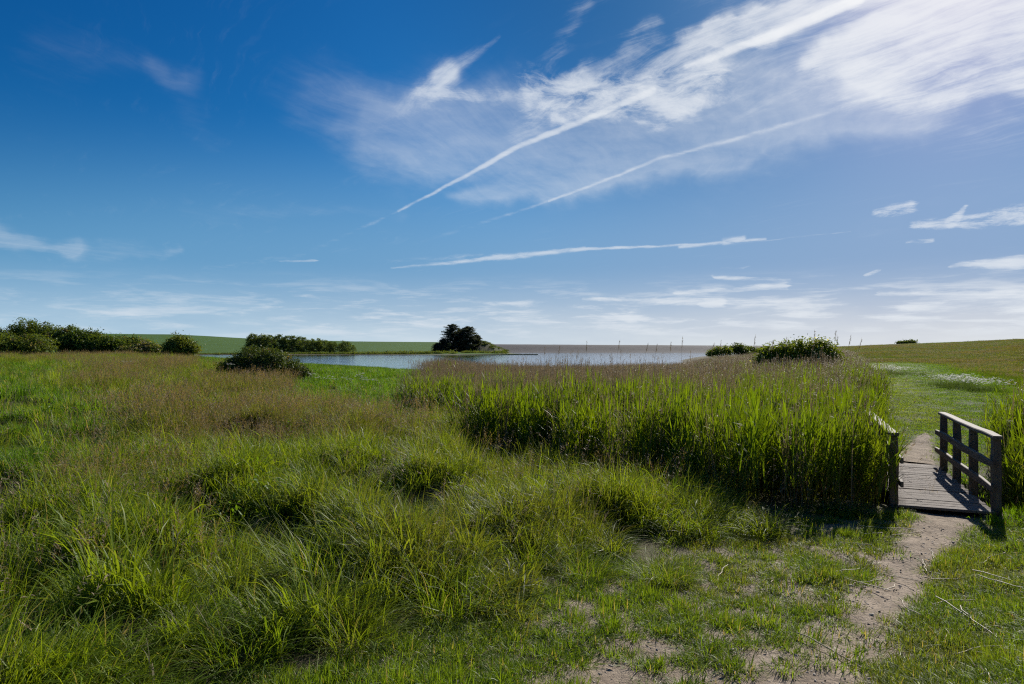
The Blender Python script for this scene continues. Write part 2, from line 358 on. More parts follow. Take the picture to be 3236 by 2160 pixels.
# earthy bluff beside the cypresses
def bluff_z(P, D, X):
    h = np.interp(P, [1340, 1400, 1440, 1515, 1540, 1570, 1605, 1625], [0, .9, 3.8, 9.4, 7.8, 4.6, 1.1, -.6])
    pr = sstep(486, 508, D) * (1 - sstep(540, 580, D))
    n = (fbm(X * .22, D * .22, 61) - .5) * 2.6 + (fbm(X * .7, D * .7, 62) - .5) * 1.2
    return -1.3 + np.maximum(h + n * sstep(0, 2, h), -.6) * pr
M['bluff'] = mat_plain('bluff_earth', ((.10, .085, .05), (.06, .08, .026), (.13, .105, .065)), .18, .95, .8, 1.2)
V, Q = pd_sheet(np.linspace(1330, 1630, 90), np.linspace(484, 585, 40), bluff_z)
obj('bluff', mesh_np('bluff', V, Q, None, M['bluff']), kind='structure', label='small crumbling earth bluff beside the cypress trees')
# long shingle bank
def bank_z(P, D, X):
    cy = np.interp(P, [1300, 1560, 1900, 2300, 2700, 3600], [1085.5, 1087, 1089, 1091, 1093, 1094])
    zc = CH + (HY - cy) / F * 815
    w = (fbm(X * .012, X * 0 + 2, 71) - .5) * 10
    t = sstep(748, 800, D + w) * .75 + .25 * sstep(760, 815, D)
    return WATER_Z - .4 + (zc - WATER_Z + .4) * t * (1 - .9 * sstep(830, 900, D)) + (fbm(X * .05, D * .05, 72) - .5) * .25
M['shingle'] = mat_plain('shingle', ((.092, .086, .084), (.07, .066, .066), (.11, .10, .096)), .05, .9, .4, 1.5, (1, 4, 1))
V, Q = pd_sheet(np.linspace(1250, 3600, 260), np.linspace(740, 900, 40), bank_z)
obj('beach', mesh_np('beach', V, Q, None, M['shingle']), kind='structure', label='long grey brown shingle bank closing off the lagoon')

# ------------------------------------------------------------------ plant prototypes (kept out of the scene; copied or instanced)
def protos(key, fn, n, mat):
    c = bpy.data.collections.new(key); r = []
    for k in range(n):
        me = fn(k, mat); o = bpy.data.objects.new('%s_%02d' % (key, k), me); c.objects.link(o); r.append(me)
    return c, r
def disc(n, r, p=.5):
    a = R.uniform(0, 2 * np.pi, n); q = r * R.random(n) ** p
    return np.stack([q * np.cos(a), q * np.sin(a), np.zeros(n)], -1), a
WIND = 0.35                                   # leaves lean a little to the right
def lean_az(a, k): return np.where(R.random(len(a)) < k, R.normal(.1, .6, len(a)), a)
def tuft(r, n, h0, h1, w, lean=.35, curve=1.1, segs=3, dryp=.06, wind=.15, mixed=False):
    n0, w0 = n, w
    def f(k, mat):
        n, w = (int(n0 * .62), w0 * 1.9) if mixed and k % 3 == 1 else (n0, w0)
        b, a = disc(n, r); b[:, 2] = -.015
        az = lean_az(a + R.normal(0, .7, n), wind)
        L = R.uniform(h0, h1, n) * (1 - .25 * np.hypot(b[:, 0], b[:, 1]) / r)
        V, Q, C = blades(b, az, L, np.abs(R.normal(0, lean, n)), np.abs(R.normal(curve, .5, n)), R.uniform(.7, 1.3, n) * w, segs, kind=(R.random(n) < dryp) * R.uniform(.6, 1, n))
        return mesh_np('tuft', V, Q, C, mat)
    return f
def spikelets(P, D, n, L, spread, w, droop):
    """feathery panicle: n little flakes along the end of a stalk. P tip-ward points (m,3)"""
    k = R.integers(0, len(P), n); b = P[k] + R.normal(0, spread * .15, (n, 3))
    az = R.normal(.1, .9, n) if droop else R.uniform(0, 6.28, n)
    return blades(b, az, R.uniform(.4, 1., n) * L, R.uniform(.3, 1.3, n), R.uniform(.2, 1., n) * (1.5 if droop else .4), R.uniform(.6, 1.3, n) * w, 2, kind=1.)
def stalks(r, n, h0, h1, nsp, spl, spw, plume=.22, wst=.0022, leafy=0):
    def f(k, mat):
        g = Geo(); b, a = disc(n, r)
        for i in range(n):
            az = R.normal(.1, .9); L = R.uniform(h0, h1); le = abs(R.normal(.1, .12)); cu = abs(R.normal(.25, .2))
            V, Q, C = blades(b[i:i + 1], np.array([az]), np.array([L]), np.array([le]), np.array([cu]), np.array([wst]), 5, kind=R.uniform(.0, .6))
            # keep stalk width nearly constant
            g.add(V, Q, C)
            mid = V.reshape(6, 2, 3).mean(1); top = mid[-2:]
            t = np.linspace(0, 1, 12)[:, None]; P = (mid[-1] - (mid[-1] - mid[0]) * plume * 0) + (mid[-2] - mid[-1]) * t * plume * 5
            V, Q, C = spikelets(P, None, nsp, spl, .03, spw, R.random() < .6); g.add(V, Q, C)
        return g.mesh('stalks', mat)
    return f
def reed(n, r, h0, h1, leaf_n=7, w=.024):
    """leafy green common reed"""
    def f(k, mat):
        g = Geo(); b, a = disc(n, r)
        for i in range(n):
            L = R.uniform(h0, h1); az = R.normal(.1, 1.2); le = abs(R.normal(.03, .05)); cu = abs(R.normal(.08, .08))
            V, Q, C = blades(b[i:i + 1], np.array([az]), np.array([L]), np.array([le]), np.array([cu]), np.array([.007]), 4, kind=.15); g.add(V, Q, C)
            mid = V.reshape(5, 2, 3).mean(1); t = np.sort(R.uniform(.22, 1., leaf_n)); t[-1] = .98
            P = np.stack([np.interp(t, np.linspace(0, 1, 5), mid[:, q]) for q in range(3)], -1)
            laz = lean_az(az + np.arange(leaf_n) * np.pi + R.normal(0, .5, leaf_n), .45)
            ll = R.uniform(.28, .54, leaf_n) * (1 - .3 * (t > .9)); lw = R.uniform(.7, 1.2, leaf_n) * w
            V, Q, C = blades(P, laz, ll, R.uniform(.15, .5, leaf_n) * np.where(t > .9, .4, 1), R.uniform(.1, 1.1, leaf_n) * np.where(t > .8, .5, 1), lw, 3, kind=(t < .3) * R.uniform(0, .8, leaf_n)); g.add(V, Q, C)
        return g.mesh('reeds', mat)
    return f
def canes(n, r, h0, h1, plume=.5):
    def f(k, mat):
        g = Geo(); b, a = disc(n, r)
        for i in range(n):
            L = R.uniform(h0, h1); az = R.normal(.1, 1.5)
            V, Q, C = blades(b[i:i + 1], np.array([az]), np.array([L]), np.array([abs(R.normal(.05, .06)) + (R.random() < .1) * R.uniform(.3, .9)]), np.array([abs(R.normal(.05, .08))]), np.array([.011]), 4, kind=.0)
            V = V.reshape(5, 2, 3); m = V.mean(1, keepdims=True); V = m + (V - m) * np.array([1, 1, 1, 1.2, 14.])[:, None, None]; g.add(V.reshape(-1, 3), Q, C)
            if R.random() < plume:
                P = m[-1, 0] + (m[-2, 0] - m[-1, 0]) * np.linspace(-.02, .38, 8)[:, None]
                V, Q, C = spikelets(P, None, 12, .09, .02, .010, R.random() < .7); g.add(V, Q, C)
        return g.mesh('canes', mat)
    return f
def flowerclump(n, r, h0, h1, fs, petals=6):
    def f(k, mat):
        g = Geo(); b, a = disc(n, r)
        for i in range(n):
            L = R.uniform(h0, h1)
            V, Q, C = blades(b[i:i + 1], R.uniform(0, 6.28, 1), np.array([L]), np.array([abs(R.normal(.1, .1))]), np.array([.1]), np.array([.006]), 3); g.add(V, Q, C)
            top = V[-2:].mean(0); q = petals
            V, Q, C = blades(np.repeat(top[None], q, 0), np.arange(q) / q * 6.283 + R.random(), np.full(q, fs), R.uniform(.9, 1.5, q), np.full(q, .25), np.full(q, fs * .75), 1, kind=1.); g.add(V, Q, C)
        V, Q, C = blades(*(lambda p: (p[0], p[1], R.uniform(.1, h0, 46), R.uniform(.1, .7, 46), R.uniform(.3, 1, 46), np.full(46, .012), 2))(disc(46, r))); g.add(V, Q, C)
        return g.mesh('flowers', mat)
    return f

GN = {}
def gn_tree(c):
    if c.name in GN: return GN[c.name]
    ng = bpy.data.node_groups.new('scatter_' + c.name, 'GeometryNodeTree')
    ng.interface.new_socket('Geometry', in_out='INPUT', socket_type='NodeSocketGeometry'); ng.interface.new_socket('Geometry', in_out='OUTPUT', socket_type='NodeSocketGeometry')
    i, o = ng.nodes.new('NodeGroupInput'), ng.nodes.new('NodeGroupOutput')
    ci = ng.nodes.new('GeometryNodeCollectionInfo'); ci.inputs['Collection'].default_value = c; ci.inputs['Separate Children'].default_value = True; ci.inputs['Reset Children'].default_value = True
    ip = ng.nodes.new('GeometryNodeInstanceOnPoints'); ip.inputs['Pick Instance'].default_value = True
    L = ng.links.new
    L(i.outputs[0], ip.inputs['Points']); L(ci.outputs[0], ip.inputs['Instance'])
    for nm, ty, s in (('idx', 'INT', 'Instance Index'), ('rot', 'FLOAT_VECTOR', 'Rotation'), ('scl', 'FLOAT_VECTOR', 'Scale')):
        a = ng.nodes.new('GeometryNodeInputNamedAttribute'); a.data_type = ty; a.inputs[0].default_value = nm; L(a.outputs[0], ip.inputs[s])
    L(ip.outputs[0], o.inputs[0]); GN[c.name] = ng
    return ng
def stuff(name, c, x, y, scl, tint, label, tilt=.06, zoff=0.):
    n = len(x); me = bpy.data.meshes.new(name); z = HZ(x, y) + zoff
    me.vertices.add(n); me.vertices.foreach_set('co', np.stack([x, y, z], -1).astype(np.float32).ravel())
    def at(nm, ty, v, f):
        a = me.attributes.new(nm, ty, 'POINT'); a.data.foreach_set(f, np.ascontiguousarray(v).ravel())
    at('idx', 'INT', R.integers(0, len(c.objects), n).astype(np.int32), 'value')
    at('rot', 'FLOAT_VECTOR', np.stack([R.normal(0, tilt, n), R.normal(0, tilt, n) + .03, R.normal(0, 1., n)], -1).astype(np.float32), 'vector')
    at('scl', 'FLOAT_VECTOR', np.asarray(scl, np.float32), 'vector')
    at('tint', 'FLOAT', np.asarray(tint, np.float32), 'value')
    o = obj(name, me, label=label, kind='stuff')
    md = o.modifiers.new('scatter', 'NODES'); md.node_group = gn_tree(c)
    print(name, n)
    return o
def sample(lam, d0, d1, a0=-43, a1=43):
    """random plan points with area density lam(d)"""
    dd = np.linspace(d0, d1, 2000); w = lam(dd) * dd; cdf = np.cumsum(w); tot = np.trapz(w, dd) * rad(a1 - a0)
    n = int(tot); d = np.interp(R.random(n), cdf / cdf[-1], dd); a = R.uniform(rad(a0), rad(a1), n)
    return d * np.sin(a), d * np.cos(a)
def scl3(k, h): return np.stack([k, k, h], -1)

# zone masks on the plan
def in_bridge(x, y, m=.0):
    a = (x - BR_O[0]) * BU[0] + (y - BR_O[1]) * BU[1]; b = (x - BR_O[0]) * BN[0] + (y - BR_O[1]) * BN[1]
    return (np.abs(b) < .66 + m) & (a > -.15 - m) & (a < 3.8 + m)
def reed_in(x, y):
    w = 1.3 * np.minimum(1, y / 14); px = CX + F * x / np.maximum(y, .1); gap = (px < 1545 + 60 * np.sin(y * 3)) & (y > 15.3) & (y < 18.6)
    jx, jy = (fbm(x * .6, y * .6, 81) - .5) * w * 2, (fbm(x * .6, y * .6, 82) - .5) * w * 2
    return inpoly(x + jx * (y > 11), y + jy, REED) & ~in_bridge(x, y, .03) & ~gap
def turf_in(x, y): return inpoly(x + (fbm(x * 1.5, y * 1.5, 83) - .5) * .9, y + (fbm(x * 1.5, y * 1.5, 84) - .5) * .9, TURF)
def right_side(x, y): return x > np.interp(y, [0, 8.7, 12.5, 20, 35, 60, 110, 400], [5, 5.6, 6.8, 10.6, 18.3, 30.3, 54.5, 160])
def land(x, y): return HZ(x, y, False) > WATER_Z - .05

# --- short trodden turf near the camera
cT, mT = protos('turf_tuft', tuft(.08, 56, .04, .13, .0052, .45, 1.2, 3, .06), 6, M['turf'])
x, y = sample(lambda d: 420 * np.minimum(1, (6 / d) ** 1.2), 2.2, 14, -40, 46)
pa = path_amt(x, y); n1 = fbm(x * 7.5, y * 7.5, 91, 3); n2 = fbm(x * 2.6, y * 2.6, 92)
rightside = x > np.interp(y, [1, 3.6, 4.5, 5.25, 6.15, 7.4, 8.6], [1.0, 1.7, 2.5, 3.05, 3.75, 4.8, 5.9])
bare = sstep(.2, .8, pa) * .75 + .42 * sstep(-1.6, .3, pa) * (x > 0) + (n2 - .5) * .8 - .35 * rightside + .24 * sstep(0, .8, x) * sstep(7.5, 5.8, y) * ~rightside
keep = turf_in(x, y) & ((n1 > .335 + .34 * np.clip(bare, -.45, 1)) | (R.random(len(x)) < .05)) & (pa < .95 - .5 * (1 - n1) + .3 * sstep(.55, .68, n1) * sstep(6.2, 5., y)) & ~in_bridge(x, y)
x, y, n2, rs, pa = x[keep], y[keep], n2[keep], rightside[keep], pa[keep]
tall = np.exp(R.normal(0, .28, len(x))) * np.where(rs & (pa < -.2), 1.35, 1.) * (1 + .7 * sstep(.55, .75, fbm(x * 1.7, y * 1.7, 93))) * (.8 + .25 * sstep(-.2, -1.5, pa))
stuff('turf_grass', cT, x, y, scl3(np.exp(R.normal(0, .2, len(x))), tall), np.clip(.12 + (fbm(x * 1.1, y * 1.1, 94) - .5) * 1.4 + R.normal(0, .15, len(x)), 0, 1), 'short trodden turf with bare sandy patches near the path')
def pebble(k, mat):
    n = 10; a = np.arange(n) / n * 6.283; V = [[0, 0, .5]]; 
    for zz, rr in ((.35, .7), (0, 1.), (-.3, .7)): V += [[rr * math.cos(t) * R.uniform(.8, 1.2), rr * math.sin(t) * R.uniform(.8, 1.2) * .75, zz * .9] for t in a]
    q = np.arange(n); q2 = (q + 1) % n; T = np.stack([q * 0, 1 + q, 1 + q2], -1); Q_ = np.concatenate([np.stack([1 + j * n + q, 1 + j * n + n + q, 1 + j * n + n + q2, 1 + j * n + q2], -1) for j in (0, 1)])
    return mesh_np('pebble', np.array(V) * .011, [T, Q_], np.full((len(V), 3), R.random()), mat)
M['stone'] = mat_plain('pebble_stone', ((.30, .26, .22), (.16, .14, .12), (.42, .38, .33)), 30., .8)
cP, _ = protos('pebble', pebble, 5, M['stone'])
x, y = sample(lambda d: 260 + 0 * d, 2.4, 9.5, -25, 46)
k = (path_amt(x, y) + (fbm(x * 2, y * 2, 95) - .5) > .0); x, y = x[k], y[k]; s_ = np.exp(R.normal(-.55, .45, len(x)))
stuff('pebbles', cP, x, y, np.stack([s_, s_, s_ * .7], -1), R.random(len(x)), 'small pebbles and crumbs of soil on the trodden path', tilt=.4, zoff=.016)
# fine dead litter lying among it
cL, _ = protos('straw_litter', tuft(.09, 12, .03, .10, .003, 1.45, .15, 1, 1.), 3, M['straw'])
x, y = sample(lambda d: 26 * np.minimum(1, (6 / d)), 2.2, 12, -30, 46)
k = turf_in(x, y); x, y = x[k], y[k]
stuff('straw_litter', cL, x, y, scl3(np.ones(len(x)), np.full(len(x), .5)), R.random(len(x)) * .3, 'thin dead grass litter scattered on the sandy turf', zoff=.02)

# --- tall meadow in front, left and behind
TUSS = [(1408,1930,.34),(1665,1775,.30),(2100,1790,.24),(1850,1790,.26),(1020,1870,.36),(307,1560,.36),(400,1770,.30),(1124,2040,.26),(768,2100,.28),(560,1900,.28),(1300,1720,.26)]
tus = []
for px, py, r in TUSS:
    d = (CH - .27) * F / (py - HY); tus.append((*XY(px, d), r))
def tuss_clear(x, y):
    m = np.ones(len(x), bool)
    for tx, ty, r in tus:       # a gap on the camera side of each tussock, where its shaded foot shows
        m &= np.hypot(x - tx + .02, y - ty + r * .9) > r * 1.15
        m &= np.hypot(x - tx, y - ty) > r * .8
    return m
def meadow_in(x, y):
    return ~turf_in(x, y) & ~reed_in(x, y) & ~right_side(x, y) & land(x, y)
cM, mM = protos('meadow_tuft', tuft(.11, 52, .16, .54, .0066, .36, 1.35, 4, .07, .2, True), 9, M['meadow'])
cMf, _ = protos('meadow_patch', tuft(.30, 70, .18, .50, .012, .28, 1.1, 3, .08, .3), 5, M['meadow'])
cU, _ = protos('lush_tuft', tuft(.11, 55, .12, .32, .007, .30, 1.2, 3, .02, .25), 5, M['lush'])
cUf, _ = protos('lush_patch', tuft(.32, 55, .15, .40, .015, .28, 1.0, 3, .02, .3), 4, M['lush'])
def lush_zone(x, y):
    px = CX + F * x / y
    n = (fbm(x * .35, y * .35, 101) - .5) * 420 + R.normal(0, 45, len(x))
    return (px + n < np.interp(y, [3, 6, 9, 14, 30], [-300, -50, 330, 330, 230])) & (y > 3.5) & (y < 45)
def edge_h(x, y):                                     # grass gets shorter towards the trodden turf
    return .62 + .38 * sstep(.0, 1.2, segdist(x, y, TURF, True))
def hummock(x, y): return fbm(x * 1.6, y * 1.6, 103)
for nm, c, lam, d0, d1, lush, lab in (
    ('meadow_grass', cM, lambda d: 150 * np.minimum(1, (5 / d) ** .7), 2.4, 16, False, 'tall yellow green meadow grass in the foreground'),
    ('meadow_grass', cMf, lambda d: 16 * np.minimum(1, (20 / d) ** .8), 14, 110, False, 'tall meadow grass stretching back to the bushes'),
    ('lush_grass', cU, lambda d: 110 * np.minimum(1, (7 / d) ** .7), 3.0, 16, True, 'bright green lush grass patch at the left of the meadow'),
    ('lush_grass', cUf, lambda d: 12 * np.minimum(1, (20 / d) ** .8), 14, 150, True, 'bright green grass fringe in front of the lagoon')):
    x, y = sample(lam, d0, d1, -47 if d1 < 20 else -43, 46)
    z = lush_zone(x, y); px = CX + F * x / y
    fr = (y > 42) & (px > 620) & (px < 1420) | (y > 19 + 14 * (fbm(x * .3, y * .3, 105) - .4)) & (px > 900) & (px < 1370)
    k = meadow_in(x, y) & (((z & (R.random(len(x)) < .86)) | fr) == lush) & tuss_clear(x, y) & ~((y < 15) & (hummock(x, y) < np.where(y < 12, .45, .38)) & (R.random(len(x)) < .9)) & ~in_bridge(x, y, .35)
    x, y = x[k], y[k]
    h = np.exp(R.normal(0, .16, len(x))) * edge_h(x, y) * (.36 + 1.15 * sstep(.25, .75, hummock(x, y))) * (1.12 if not lush else 1.0)
    kk = np.exp(R.normal(0, .15, len(x))) * (1 + np.clip((y - 25) / 50, 0, 1.2))
    px = CX + F * x / y; bz = sstep(180, 330, px) * sstep(1000, 760, px) * sstep(8.5, 11, y) * sstep(32, 20, y)
    t = np.clip(.65 * bz + (fbm(x * .30, y * .30, 104) - .48) * 2.2 + .12 + R.normal(0, .28, len(x)), 0, 1) * (.3 if lush else 1)
    stuff(nm, c, x, y, scl3(kk, h), t, lab)
# seed-head stalks over the meadow (brownish haze of panicles)
cS, mS = protos('seed_stalk', stalks(.16, 7, .45, .78, 16, .045, .0055), 7, M['seed'])
cSf, _ = protos('seed_patch', stalks(.4, 12, .45, .75, 10, .07, .011, wst=.005), 5, M['seed'])
for c, lam, d0, d1, nm in ((cS, lambda d: 24 * np.minimum(1, (9 / d) ** .6) * sstep(3.5, 9, d), 3.2, 17, 'brown flowering grass heads over the near meadow'), (cSf, lambda d: 6.5 * np.minimum(1, (22 / d) ** .9), 13, 95, 'hazy brown flowering grass over the far meadow')):
    x, y = sample(lam, d0, d1); px = CX + F * x / y
    dens = sstep(.38, .62, fbm(x * .22 + 4, y * .22, 111)) * np.interp(px, [150, 300, 850, 1150, 1500], [.5, 1.5, 1.3, .4, .2]) * np.interp(edge_h(x, y), [.62, 1.], [.1, 1.])
    fr = (y > 40) & (px > 620) & (px < 1420) | (y > 19) & (px > 930) & (px < 1400)
    k = meadow_in(x, y) & ~lush_zone(x, y) & ~fr & (R.random(len(x)) < dens)
    x, y = x[k], y[k]
    stuff('seeding_grass', c, x, y, scl3(np.ones(len(x)), np.exp(R.normal(0, .12, len(x))) * (.7 + .55 * hummock(x, y))), np.clip(R.normal(.4, .3, len(x)), 0, 1), nm)

M['oldstalk'] = mat_leaf('old_straw_stalks', (.24, .19, .12), (.34, .28, .18), dry=(.26, .20, .14), trans=.25, spec=.1, tcol=(1.1, 1., .8))
cO, _ = protos('straw_stalk', stalks(.22, 4, .45, .85, 14, .05, .006, wst=.003), 6, M['oldstalk'])
x, y = sample(lambda d: 3.2 * np.minimum(1, (9 / d) ** .5), 3.4, 26)
k = meadow_in(x, y) & (fbm(x * .5, y * .5, 113) > .42) & (segdist(x, y, TURF, True) > .5); x, y = x[k], y[k]
stuff('old_stalks', cO, x, y, scl3(np.ones(len(x)), R.uniform(.7, 1.1, len(x))), R.random(len(x)) * .3, 'pale dry stalks with old seed heads leaning over the meadow grass', tilt=.22)
# --- the reed bed
cR, mR = protos('reed_clump', reed(9, .20, .85, 1.36), 7, M['reed'])
cRf, _ = protos('reed_patch', reed(11, .45, .85, 1.28, 5, .036), 5, M['reed'])
cC, mC = protos('cane_clump', canes(9, .2, 1.1, 1.72, .35), 6, M['cane'])
cCf, _ = protos('cane_patch', canes(16, .5, 1.2, 1.75, .7), 5, M['cane'])
def in_bed(x, y): return reed_in(x, y) | (inpoly(x, y, REED2) & ~in_bridge(x, y, .12))
def bedge(x, y): return sstep(0, 1.2, np.minimum(segdist(x, y, REED, True), segdist(x, y, REED2, True)))
for c, lam, d0, d1, a, lab, cane in (
    (cR, lambda d: 22 * np.minimum(1, (14 / d) ** .8), 7.5, 26, 1, 'dense bed of green reeds beside the footbridge', 0),
    (cRf, lambda d: 4.5 * np.minimum(1, (30 / d) ** .8), 24, 165, 1, 'far green reeds running out to the lagoon', 0),
    (cC, lambda d: 15 * np.minimum(1, (14 / d) ** .6), 7.5, 26, 1, 'dead brown reed canes standing among the green reeds', 1),
    (cCf, lambda d: 5.5 * np.minimum(1, (26 / d) ** .6), 22, 165, 1, 'brown haze of dead reed plumes before the lagoon', 1)):
    x, y = sample(lam, d0, d1); px = CX + F * x / y
    nn = fbm(x * .16, y * .16, 121)
    k = in_bed(x, y) & (land(x, y) | (y < 150))
    if not cane: k &= R.random(len(x)) < np.where((px < 1630) & (y > 18.6) & (y < 26), 1., np.where(y > 14.4 + 1.6 * (nn - .5), np.interp(px, [1350, 1900, 2200, 2450], [.06, .08, .20, .85]) + (nn - .5) * .6, 1.))
    else: k &= R.random(len(x)) < np.where(y > 14, np.interp(px, [1350, 2100, 2450], [1.3, 1.2, .6]) + (nn - .5), .75)
    x, y, px = x[k], y[k], px[k]
    h = np.exp(R.normal(0, .07, len(x))) * (.86 + .14 * bedge(x, y)) * (np.interp(y, [9, 12, 18, 30], [1.04, 1.02, .95, .98]) if cane else np.interp(y, [9, 12, 14, 18, 30], [1.06, .98, .90, .86, .92])) * (1 + (fbm(x * .6, y * .6, 122) - .5) * .38)
    h *= np.where(y > 22, np.interp(px, [1300, 2150, 2420], [.80, .82, 1.0]) if cane else np.interp(px, [1300, 2150, 2420], [.88, .92, 1.0]), 1.)
    h *= np.where((px < 1560) & (y > 15) & (y < 30), .82, 1.) * (1 + .0 * y)
    stuff('dead_reeds' if cane else 'reeds', c, x, y, scl3(np.ones(len(x)) * np.interp(y, [25, 90], [1, 1.6]), h), np.clip(R.normal(.3, .25, len(x)), 0, 1), lab, tilt=.085, zoff=-.03)
# grass and litter at the feet of the reeds
x, y = sample(lambda d: 30 * np.minimum(1, (10 / d)), 7, 17, -10, 44)
e = np.minimum(segdist(x, y, REED, True), segdist(x, y, REED2, True))
k = (e < .7) & ~in_bridge(x, y, .26) & (path_amt(x, y) < -.1); x, y = x[k], y[k]
stuff('reed_edge_grass', cM, x, y, scl3(np.ones(len(x)), R.uniform(.5, 1., len(x))), R.random(len(x)) * .4, 'rough grass along the foot of the reed bed')

# --- right-hand pasture beyond the bridge
cG, _ = protos('pasture_patch', tuft(.24, 70, .04, .12, .011, .45, 1.1, 2, .02), 5, M['track'])
cGt, _ = protos('pasture_tall', tuft(.40, 60, .12, .36, .016, .3, .9, 2, .10, .3), 5, M['pasture'])
x, y = sample(lambda d: 55 * np.minimum(1, (16 / d) ** 1.1), 10, 100, 20, 46)
td = segdist(x, y, TRACK) / (1.3 + y * .05)
k = right_side(x, y) & ~in_bed(x, y) & ~in_bridge(x, y) & (path_amt(x, y) < -.25 + 1.25 * (fbm(x * 3, y * 3, 131) - .15)) & (td < 2.6); x, y, td = x[k], y[k], td[k]
stuff('track_grass', cG, x, y, scl3(1 + np.clip((y - 18) / 40, 0, 1.6), np.exp(R.normal(0, .2, len(x))) * (.7 + .9 * sstep(.8, 2, td))), np.clip((fbm(x * .4, y * .4, 132) - .5) * 1.6 + .02 + .85 * sstep(.62, .15, td), 0, 1), 'mown green grass track curving away beyond the bridge')
x, y = sample(lambda d: 14 * np.minimum(1, (25 / d) ** 1.1), 12, 270, 18, 46)
td = segdist(x, y, TRACK) / (1.3 + y * .05)
k = right_side(x, y) & ~in_bed(x, y) & (td > 1.4 + .8 * fbm(x * .3, y * .3, 133)) ; x, y = x[k], y[k]
hh = np.exp(R.normal(0, .2, len(x))) * np.interp(y, [20, 50, 80], [1.0, .75, .8]) * (.6 + .8 * fbm(x * .3, y * .3, 134))
stuff('pasture_grass', cGt, x, y, scl3(1 + np.clip((y - 30) / 60, 0, 3), hh), np.clip((fbm(x * .09, y * .09, 135) - .40) * 2.8 + R.normal(0, .2, len(x)), 0, 1) * sstep(25, 70, y), 'rough pasture grass on the rising field')
x, y = sample(lambda d: 1.3 * np.minimum(1, (40 / d) ** 1.), 45, 270, 18, 46)
k = right_side(x, y) & (fbm(x * .06, y * .06, 136) > .44) & (segdist(x, y, TRACK) > 6); x, y = x[k], y[k]
cSp, _ = protos('pasture_seed', stalks(.4, 12, .4, .7, 10, .06, .011, wst=.005), 4, M['pasture'])
stuff('pasture_seed_heads', cSp, x, y, scl3(1 + np.clip((y - 30) / 60, 0, 2.5), np.full(len(x), .6)), R.random(len(x)), 'brown seeding grass on the upper part of the field')
# white flowers along the track
cF, mF = protos('daisy_clump', flowerclump(13, .31, .36, .58, .05), 5, M['petal'])
x, y = sample(lambda d: 6.5 + 0 * d, 19, 80, 20, 46)
fd = segdist(x, y, FLOW) / (1. + y * .03); k = (R.random(len(x)) < sstep(.7, .1, fd) * sstep(.52, .72, fbm(x * .35, y * .35, 141)) * np.interp(y, [30, 55], [1., .45])); x, y = x[k], y[k]
o_ = np.argsort(y); near = o_[:60]; rest = o_[60:]
stuff('white_flowers', cF, x[rest], y[rest], scl3(1 + np.clip((y[rest] - 35) / 40, 0, .8), np.ones(len(rest))), R.random(len(rest)) * .3, 'drift of white daisies along the far side of the track')
for i in near:
    obj('daisy_clump', mF[int(R.integers(0, 5))], None, (x[i], y[i], float(HZ(x[i:i + 1], y[i:i + 1])[0])), (0, 0, R.uniform(0, 6)), 'clump of white daisies at the near end of the flower drift', 'daisies', 'white daisy clumps nearest the bridge')
# patch of pale dry grass in the lush part
cD, _ = protos('dry_tuft', tuft(.14, 60, .10, .34, .006, .5, 1.3, 3, 1., .2), 4, M['seed'])
x, y = sample(lambda d: 34 + 0 * d, 9, 17, -46, -30)
k = (R.random(len(x)) < sstep(1.5, .4, np.hypot((x + 9.6) / 1.8, (y - 12.8) / 1.0) + (fbm(x * 1.5, y * 1.5, 152) - .5) * 1.6)); x, y = x[k], y[k]
stuff('dry_grass', cD, x, y, scl3(np.ones(len(x)), R.uniform(.6, 1.2, len(x))), R.random(len(x)), 'pale dead grass patch in the bright green area')
# ground weeds
def weed(k, mat):
    n = 90; b, a = disc(n, .22); b[:, 2] = R.uniform(.02, .24, n) * (1 - (np.hypot(b[:, 0], b[:, 1]) / .26) ** 2)
    V, Q, C = blades(b, R.uniform(0, 6.28, n), R.uniform(.03, .07, n), R.uniform(.6, 1.5, n), R.uniform(0, .8, n), R.uniform(.02, .035, n), 2); return mesh_np('weed', V, Q, C, mat)
cW, mW = protos('leafy_weed', weed, 4, M['lush'])
x, y = sample(lambda d: 5 + 0 * d, 3.5, 24, -44, -8)
k = meadow_in(x, y) & (R.random(len(x)) < .7 * sstep(.5, .62, fbm(x * .7, y * .7, 151))); x, y = x[k], y[k]
stuff('leafy_weeds', cW, x, y, scl3(np.ones(len(x)), R.uniform(.8, 1.6, len(x))), R.random(len(x)) * .3, 'low leafy weeds among the meadow grass')

